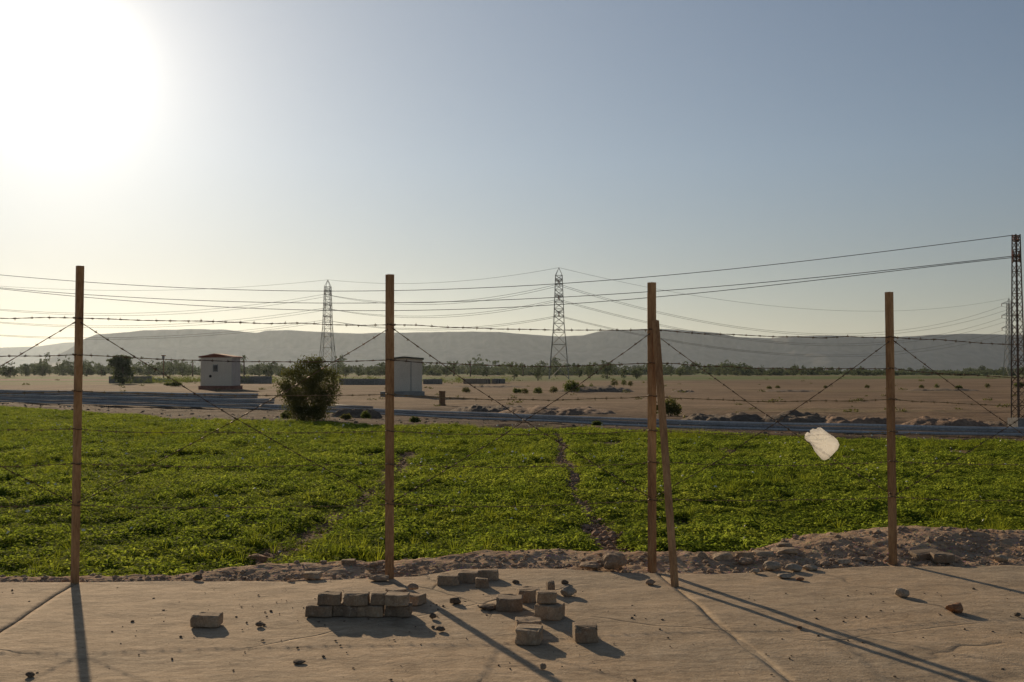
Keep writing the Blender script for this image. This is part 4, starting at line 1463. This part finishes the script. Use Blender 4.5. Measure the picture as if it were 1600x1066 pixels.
palm_at(381, 553, 300, 'tall palm right of the first kiosk', 1, 15)
palm_at(735, 562, 420, 'thin palm above the mud brick building', 2, 9)
palm_at(817, 570, 450, 'short palm left of the central pylon', 3, 9)
palm_at(709, 569, 450, 'short palm right of the second kiosk', 4, 9)
palm_at(424, 566, 480, 'small palm left of the olive bush', 5, 9)
palm_at(301, 561, 420, 'palm rising left of the first kiosk', 6, 9)

# the far tree line as one mass
v_all = []; f_all = []; base = 0
g = np.random.default_rng(99)
for i in range(1250):
    dist = 480 * (1250 / 480) ** g.uniform()
    px = g.uniform(-350, 1950)
    hmax = np.interp(px, [-300, 150, 300, 700, 900, 1100, 1250, 1450, 1900], [20, 20, 17, 15, 16, 13, 9, 6, 7])
    gap = .52 + .75 * float(fbm(px / 38, dist / 260, 7, 3))
    if g.uniform() < .06: gap *= 1.5
    p = D(px, 580, dist)
    k = dist / F
    H_ = (hmax * g.uniform(.35, 1.05) * gap * 1.75) * k
    if H_ < 1.2: H_ = 1.5
    W = k * g.uniform(11, 28)
    vv_, ff_, _ = crown_data(1000 + i, lobes_tree(W, H_, i, .05), 150, W * .085)
    vv_ = vv_ + np.array([p.x, p.y, PLAIN])
    v_all.append(vv_); f_all.append(ff_ + base); base += len(vv_)
o = link('treeline', np_mesh('treeline', np.vstack(v_all), np.vstack(f_all), M['fartree']))
tag(o, 'hazy green belt of trees along the far edge of the plain', None, None, 'stuff')
# low hedge and weeds before it at left
v_all = []; f_all = []; base = 0
for i in range(260):
    px = g.choice([g.uniform(188, 318), g.uniform(365, 430), g.uniform(520, 800)], p=[.5, .2, .3]); dist = g.uniform(178, 215)
    p = D(px, 580, dist); k = dist / F
    H_ = g.uniform(.5, 1.5); W = k * g.uniform(8, 16)
    vv_, ff_, _ = crown_data(3000 + i, [(0, 0, H_ * .5, W * .5, W * .4, H_ * .5)], 60, W * .06)
    vv_ = vv_ + np.array([p.x, p.y, PLAIN]); v_all.append(vv_); f_all.append(ff_ + base); base += len(vv_)
o = link('undergrowth', np_mesh('undergrowth', np.vstack(v_all), np.vstack(f_all), M['bushgreen']))
tag(o, 'low yellow green undergrowth along the field walls', None, None, 'stuff')
# dry weeds dotted over the plain
v_all = []; f_all = []; base = 0
for i in range(150):
    y = 45 * (330 / 45) ** g.uniform(); x = y * g.uniform(-.6, .6)
    if y < fback(x) + 12: continue
    W = g.uniform(.25, .6) * (1 + y / 200); H_ = W * g.uniform(.25, .5)
    vv_, ff_, _ = crown_data(5000 + i, [(0, 0, H_ * .25, W * .5, W * .5, H_ * .35)], 44, W * .10)
    vv_ = vv_ + np.array([x, y, PLAIN]); v_all.append(vv_); f_all.append(ff_ + base); base += len(vv_)
o = link('dry_weeds', np_mesh('dry_weeds', np.vstack(v_all), np.vstack(f_all), M['bush']))
tag(o, 'small dry weeds dotted over the bare plain', None, None, 'stuff')


# ------------------------------------------------------------------ kiosks and field buildings
def kiosk(px0, px1, yeave, ypeak, ywall, yfoot, label, mwall, mroof, first):
    c = G((px0 + px1) / 2, yfoot, PLAIN); k = c.y / F
    W = (px1 - px0) * k; zb = 0
    zp = (yfoot - ywall) * k; ze = (yfoot - yeave) * k; zr = (yfoot - ypeak) * k
    rz = R(-4 if first else 6)
    root = empty('kiosk', (c.x, c.y, PLAIN), rz); tag(root, label, 'kiosk', 'small equipment kiosks on the plain')
    dpt = W * .85
    mb = MB(); mb.box((0, dpt / 2, zp / 2 - .1), (W * 1.12, dpt + .3, zp + .2)); mb.build('plinth', M['plinth'], root)
    mb = MB(); mb.box((0, dpt / 2, (zp + ze) / 2), (W, dpt, ze - zp))
    wl = mb.build('wall', M[mwall], root)
    n = 11
    mb = MB()
    for i in range(n + 1):
        x = -W / 2 + W * i / n
        mb.box((x, -.012, (zp + ze) / 2), (.05, .03, ze - zp - .02))
    mb.build('cladding_rib', M[mwall], wl)
    mb = MB(); mb.box((W / 2 + .012, dpt / 2, (zp + ze) / 2), (.03, dpt * .96, ze - zp - .02)); mb.build('side_panel', M['plaster'], wl)
    ov = W * .06; th = .14
    mb = MB()
    xs_ = [-W / 2 - ov, -W * .05, W / 2 + ov]
    z0 = ze
    v_ = []
    for y in (-.22, dpt + .22):
        v_ += [(xs_[0], y, z0 - .0), (xs_[1], y, zr - th), (xs_[2], y, z0 - .0), (xs_[2], y, z0 + th), (xs_[1], y, zr), (xs_[0], y, z0 + th)]
    f_ = [(0, 1, 4, 5), (1, 2, 3, 4), (11, 10, 7, 6), (10, 9, 8, 7)] + [(i, (i + 1) % 6, (i + 1) % 6 + 6, i + 6) for i in range(6)]
    f_ = [f_[0], f_[1], f_[2], f_[3]] + [(b_, a_, d_, c_) for (a_, b_, c_, d_) in [(q[0], q[1], q[2], q[3]) for q in f_[4:]]]
    mb.add(v_, f_); rf = mb.build('roof', M[mroof], root)
    mb = MB(); mb.add([(-W / 2, .02, z0), (W / 2, .02, z0), (-W * .05, .02, zr - th)], [(0, 1, 2)]); mb.add([(-W / 2, .12, z0), (W / 2, .12, z0), (-W * .05, .12, zr - th)], [(2, 1, 0)])
    mb.build('gable', M['roofred' if first else mwall], rf)
    if first:
        mb = MB(); xw = (336.5 - (px0 + px1) / 2) * k; zw = (yfoot - 575.5) * k; ww, hw = 7 * k, 10 * k
        mb.box((xw, -.035, zw), (ww, .02, hw)); wi = mb.build('window', M['dark'], root)
        mb = MB()
        for dx, dz, a_, b_ in ((-ww / 2, 0, .07, hw + .14), (ww / 2, 0, .07, hw + .14), (0, hw / 2, ww, .07), (0, -hw / 2, ww, .07)): mb.box((xw + dx, -.05, zw + dz), (a_, .05, b_))
        for i in range(5): mb.box((xw, -.055, zw - hw / 2 + hw * (i + .5) / 5), (ww - .07, .03, .04))
        mb.build('louvre', M['slabgrey'], wi)
        mb = MB(); xw = (328.5 - (px0 + px1) / 2) * k; zw = (yfoot - 588) * k
        mb.bar((xw, -.06, zw), (xw, -.02, zw), 2.2 * k, 14); mb.build('vent_hole', M['dark'], root)
    else:
        mb = MB(); xw = W * .16; mb.box((xw, -.03, (zp + ze) / 2 - .1), (.05, .035, (ze - zp) * .92)); mb.build('door_edge', M['slabgrey'], root)
        mb = MB(); mb.box((-W * .1, -.95, .15), (W * 1.35, 1.5, .55)); mb.build('step_slab', M['slabgrey'], root)
    return root


kiosk(313, 362, 559, 552.5, 603, 609, 'pale kiosk with red edged roof and small louvred opening left of the olive bush', 'cladding', 'roofred', True)
kiosk(609, 659, 562, 557, 612, 619, 'plain pale kiosk with grey green roof behind the second post', 'cladding', 'roofgrey', False)


def wall_at(px0, px1, ytop, ybase, m, label, name='field_wall', cat='wall', openings=()):
    c = G((px0 + px1) / 2, ybase, PLAIN); k = c.y / F; W = (px1 - px0) * k; H_ = (ybase - ytop) * k
    root = empty(name, (c.x, c.y, PLAIN)); tag(root, label, cat)
    n = 24; v_ = []; f_ = []
    tops = [H_ * (1 + .06 * float(fbm(i * .8, px0, 3, 3))) for i in range(n + 1)]
    dd = .5 if cat == 'wall' else 4.0
    for i in range(n + 1):
        x = -W / 2 + W * i / n
        v_ += [(x, 0, -.2), (x, 0, tops[i]), (x, dd, tops[i]), (x, dd, -.2)]
    for i in range(n):
        a_ = 4 * i
        f_ += [(a_, a_ + 4, a_ + 5, a_ + 1), (a_ + 1, a_ + 5, a_ + 6, a_ + 2), (a_ + 2, a_ + 6, a_ + 7, a_ + 3)]
    f_ += [(0, 1, 2, 3), (4 * n + 3, 4 * n + 2, 4 * n + 1, 4 * n)]
    link('wall', mesh('wall', v_, f_, M[m]), root)
    for (a_, b_) in openings:
        mb = MB(); mb.box(((a_ + b_) / 2 * W - W / 2, -.03, H_ * .45), ((b_ - a_) * W, .06, H_ * .8)); mb.build('doorway', M['dark'], root)
    mb = MB()
    for i in range(5):
        mb.box((-W / 2 + W * (i + .5) / 5, -.08, H_ * .48), (.35, .16, H_ * .96 * .9))
    mb.build('buttress', M[m], root)
    return root


wall_at(530, 607, 592, 601.5, 'walldark', 'long dark grey field wall between olive bush and second kiosk')
wall_at(661, 691, 592.5, 600.5, 'walldark', 'short dark field wall right of the second kiosk')
wall_at(370, 424, 588, 599.5, 'walldark', 'grey field wall between first kiosk and olive bush')
wall_at(724, 766, 592, 600, 'mud', 'long low mud brick building in the middle distance', 'mud_building', 'building', ((.85, .98),))
wall_at(768, 789, 592, 599.5, 'walldark', 'small dark shed right of the mud brick building', 'shed', 'building', ((.3, .75),))
wall_at(170, 236, 588, 599, 'walldark', 'dark field wall below the tallest left tree')
o = wall_at(239, 256, 591.5, 597.5, 'paleblue', 'pale blue panelled trailer below the utility pole', 'blue_trailer', 'trailer')

# brown stump of a pillar, utility pole
c = G(691, 634, PLAIN); k = c.y / F
mb = MB(); mb.box((0, 0, 11.5 * k), (9 * k, 9 * k, 23 * k)); mb.box((0, 0, 22 * k), (10 * k, 10 * k, 1.6 * k)); mb.box((0, 0, 1 * k), (11 * k, 11 * k, 2.4 * k))
o = mb.build('marker_pillar', M['wood']); o.location = (c.x, c.y, PLAIN); tag(o, 'short square brown pillar on the plain right of the second kiosk', 'pillar')
c = D(255.5, 580, 205); k = 205 / F; c.z = PLAIN
root = empty('utility_pole', c); tag(root, 'short utility pole with box on top above the field wall', 'utility pole')
mb = MB(); mb.bar((0, 0, -.2), (0, 0, 25 * k + 2.2), 1.0 * k, 8, .8 * k); mb.build('pole', M['wood'], root)
mb = MB(); mb.box((0, 0, 24 * k + 2.2), (7 * k, 1.2 * k, 1.4 * k)); mb.build('crossarm', M['wood'], root)
mb = MB(); mb.box((0, -1 * k, 21 * k + 2.2), (3.4 * k, 2 * k, 4 * k)); mb.build('transformer_box', M['steel'], root)


# ------------------------------------------------------------------ pylons
def pylon(px, ytop, dist, label, basew, rz, arms, armlen, r, scale_top=.1):
    c = D(px, 580, dist); c.z = PLAIN; k = dist / F
    H_ = (580 - ytop) * k + CAMZ - PLAIN
    root = empty('pylon', c, rz); tag(root, label, 'pylon', 'tall lattice pylons carrying the power line')
    waist = H_ * .50; bw = basew * k

    def hw(z):
        if z < waist: return bw / 2 + (bw * .26 - bw / 2) * (z / waist)
        if z < H_ * .93: return bw * .26 + (bw * .17 - bw * .26) * ((z - waist) / (H_ * .93 - waist))
        return max(.02, bw * .17 * (1 - (z - H_ * .93) / (H_ * .07)))
    lv_ = [0, .17, .31, .42, .50, .565, .63, .69, .745, .80, .85, .89, .93]
    cor = [(-1, -1), (1, -1), (1, 1), (-1, 1)]
    mb = MB()
    for sx, sy in cor:
        for a_, b_ in zip(lv_[:-1], lv_[1:]):
            za, zb = a_ * H_, b_ * H_
            mb.bar((sx * hw(za), sy * hw(za), za), (sx * hw(zb), sy * hw(zb), zb), r, 4)
        mb.bar((sx * hw(.93 * H_), sy * hw(.93 * H_), .93 * H_), (0, 0, H_), r * .8, 4)
    mb.build('leg_frame', M['steel'], root)
    mb = MB()
    for a_, b_ in zip(lv_[:-1], lv_[1:]):
        za, zb = a_ * H_, b_ * H_
        for i in range(4):
            p, q = cor[i], cor[(i + 1) % 4]
            P = lambda c_, z: Vector((c_[0] * hw(z), c_[1] * hw(z), z))
            mb.bar(P(p, za), P(q, zb), r * .6, 3); mb.bar(P(q, za), P(p, zb), r * .6, 3)
            mb.bar(P(p, zb), P(q, zb), r * .6, 3)
    mb.build('bracing', M['steel'], root)
    tips = []
    for fz in arms:
        z = fz * H_; w_ = hw(z); L_ = armlen * k
        mb = MB()
        for s_ in (-1, 1):
            tip = Vector((s_ * L_, 0, z + .0))
            for sy in (-1, 1):
                mb.bar((s_ * w_, sy * w_, z), tip, r * .8, 4); mb.bar((s_ * w_, sy * w_, z + H_ * .028), tip, r * .7, 4)
            for t in (.35, .65):
                mb.bar(Vector((s_ * w_, -w_, z)).lerp(tip, t), Vector((s_ * w_, w_, z)).lerp(tip, t), r * .5, 3)
            tips.append((root.matrix_basis if False else Matrix.Translation(c) @ Matrix.Rotation(rz, 4, 'Z')) @ (tip - Vector((0, 0, H_ * .035))))
        ar = mb.build('cross_arm', M['steel'], root)
        for s_ in (-1, 1):
            mi = MB()
            for j in range(4):
                zz_ = z - H_ * .009 * (j + .3)
                mi.bar((s_ * L_, 0, zz_), (s_ * L_, 0, zz_ - H_ * .006), r * 1.6, 6, r * .8)
            mi.bar((s_ * L_, 0, z), (s_ * L_, 0, z - H_ * .035), r * .4, 3)
            mi.build('insulator', M['insul'], ar)
    return c, H_, tips, Vector((c.x, c.y, c.z + H_))


PA = pylon(511.5, 437, 330, 'lattice pylon rising behind the olive bush', 25, R(84), (.62, .74, .88), 16, .09)
PBY = pylon(873.5, 418, 280, 'tall central lattice pylon, biggest on the plain', 31, R(86), (.60, .745, .88), 17, .085)
PCY = pylon(1578, 466, 430, 'faint far pylon with cross arms behind the lattice mast at right', 14, R(12), (.62, .78, .93), 13, .13)
PZY = pylon(-260, 420, 300, 'lattice pylon beyond the left picture edge', 30, R(84), (.60, .745, .88), 17, .11)


def cable(a, b, sag, label, r, group, n=26, name='power_cable'):
    a, b = Vector(a), Vector(b); c = (a + b) / 2
    pts = []
    for i in range(n + 1):
        t = i / n; p = a.lerp(b, t); p.z -= sag * 4 * t * (1 - t); pts.append(p - c)
    mb = MB(); mb.tube(pts, r, 4)
    o = mb.build(name, M['cable'], None, True); o.location = c
    tag(o, label, 'cable', group)


lvn = ['lowest', 'middle', 'upper']
spans = [(PZY, PA, 'left pylon and the left picture edge', 6.0), (PA, PBY, 'left and central pylons', 3.2), (PBY, PCY, 'central pylon and the faint far pylon', 10.5)]
for A_, B_, nm, sg in spans:
    for j in range(6):
        jj = j
        cable(A_[2][j], B_[2][jj], sg * (1 + .05 * j), 'thin conductor at the %s cross arm strung between %s' % (lvn[j // 2], nm), .045, 'conductors between the ' + nm)
    cable(A_[3], B_[3], sg * .8, 'topmost earth wire strung between %s' % nm, .035, 'conductors between the ' + nm)
off = PCY[3] + Vector((260, 160, 0))
for j in range(6):
    cable(PCY[2][j], PCY[2][j] + Vector((260, 160, 0)), 8, 'thin conductor leaving the faint far pylon to the right at its %s cross arm' % lvn[j // 2], .045, 'conductors right of the faint far pylon')


# lattice mast at right and its cables
def mast(px, ytop, ybase, label, zb=PLAIN):
    c = G(px, ybase, zb); k = c.y / F; H_ = (ybase - ytop) * k
    root = empty('lattice_mast', c, R(14)); tag(root, label, 'mast', 'narrow lattice masts of the near line')
    w0, w1 = 7.5 * k, 4.0 * k
    hw = lambda z: w0 + (w1 - w0) * z / H_
    cor = [(-1, -1), (1, -1), (1, 1), (-1, 1)]
    P = lambda c_, z: Vector((c_[0] * hw(z), c_[1] * hw(z), z))
    mb = MB()
    for c_ in cor: mb.bar(P(c_, -.1), P(c_, H_), .030, 4)
    mb.build('corner_angle', M['mast'], root)
    n = 26; mb = MB()
    for i in range(n):
        za, zb_ = H_ * i / n, H_ * (i + 1) / n
        for q in range(4):
            p1, p2 = cor[q], cor[(q + 1) % 4]
            if i % 2: p1, p2 = p2, p1
            mb.bar(P(p1, za), P(p2, zb_), .016, 3)
            if i % 3 == 0: mb.bar(P(cor[q], za), P(cor[(q + 1) % 4], za), .016, 3)
    mb.build('bracing', M['mast'], root)
    tips = [Vector((c.x, c.y, c.z + H_))]
    for f_, nm in ((.965, 0), (.885, 1), (.862, 2)):
        z = f_ * H_
        mb = MB(); L_ = 7.5 * k if nm else 4.5 * k
        mb.box((0, 0, z), (L_ * 2, .05, .07)); mb.box((0, 0, z), (.06, L_ * 2.4, .05))
        ar = mb.build('cross_arm', M['mast'], root)
        for s_ in (-1, 1):
            mi = MB()
            for j in range(3): mi.bar((s_ * L_ * .8, 0, z + .05 + j * .07), (s_ * L_ * .8, 0, z + .10 + j * .07), .065, 8, .04)
            mi.build('insulator', M['insul'], ar)
    mb = MB(); mb.box((0, 0, .12), (w0 * 3, w0 * 3, .5)); mb.build('footing', M['slabgrey'], root)
    return root, c, H_


m1, mc, mh = mast(1592, 366, 668, 'narrow rusty lattice mast at the right picture edge')
mLx = (-330 - 800) / F * 62
m2r, mc2, mh2 = mast(-330, 392, 638, 'narrow lattice mast beyond the left picture edge')
near = [([(-330, 392), (0, 428.5), (120, 440), (400, 454.5), (560, 456), (720, 451), (800, 447), (1000, 432.5), (1200, 415), (1400, 392), (1588, 366.5)], 'topmost dark cable sweeping across to the lattice mast top'),
        ([(-330, 412), (0, 449), (120, 459.5), (400, 473.5), (560, 474), (720, 470.5), (800, 467.5), (1000, 456.5), (1200, 441.5), (1400, 421), (1588, 399.5)], 'middle dark cable sweeping across to the lattice mast'),
        ([(-330, 414), (0, 449.8), (120, 463.5), (400, 484.5), (560, 486), (720, 482.5), (800, 479), (1000, 465.5), (1200, 447.5), (1400, 424), (1588, 401.5)], 'lowest dark cable of the three reaching the lattice mast')]
for pts_, lb in near:
    pxs = np.array([a for a, _ in pts_], float); pys = np.array([b for _, b in pts_], float)
    co = np.polyfit(pxs, pys, 4)
    px = np.linspace(pxs[0], pxs[-1], 50)
    py = np.polyval(co, px)
    P = []
    for a_, b_ in zip(px, py):
        # plan position on the straight line between both masts
        sx = (a_ - 800) / F
        x1_, y1_, x2_, y2_ = mc2.x, mc2.y, mc.x, mc.y
        # intersect x = sx*y with the line
        dx_, dy_ = x2_ - x1_, y2_ - y1_
        t = (sx * y1_ - x1_) / (dx_ - sx * dy_)
        P.append(D(a_, b_, y1_ + t * dy_))
    c = P[25].copy()
    mb = MB(); mb.tube([p - c for p in P], .014, 5)
    o = mb.build('power_cable', M['cable'], None, True); o.location = c
    tag(o, lb, 'cable', 'cables of the near line')

# ------------------------------------------------------------------ air
if HAZE > 0:
    mb = MB()
    X_, Y0, Y1, zb, zt = 16500, -400, 13200, -2.0, 420
    mb.box((0, (Y0 + Y1) / 2, (zb + zt) / 2), (2 * X_, Y1 - Y0, zt - zb))
    hz = bpy.data.materials.new('haze'); hz.use_nodes = True
    t = hz.node_tree
    for n_ in list(t.nodes): t.nodes.remove(n_)
    oo = t.nodes.new('ShaderNodeOutputMaterial'); pv = t.nodes.new('ShaderNodeVolumePrincipled')
    pv.inputs['Color'].default_value = (.74, .87, 1.0, 1)
    pv.inputs['Density'].default_value = HAZE
    pv.inputs['Anisotropy'].default_value = .5
    t.links.new(pv.outputs[0], oo.inputs['Volume'])
    o = mb.build('haze', hz)
    o.display_type = 'WIRE'
    tag(o, 'thin dusty air over the whole plain', None, None, 'stuff')
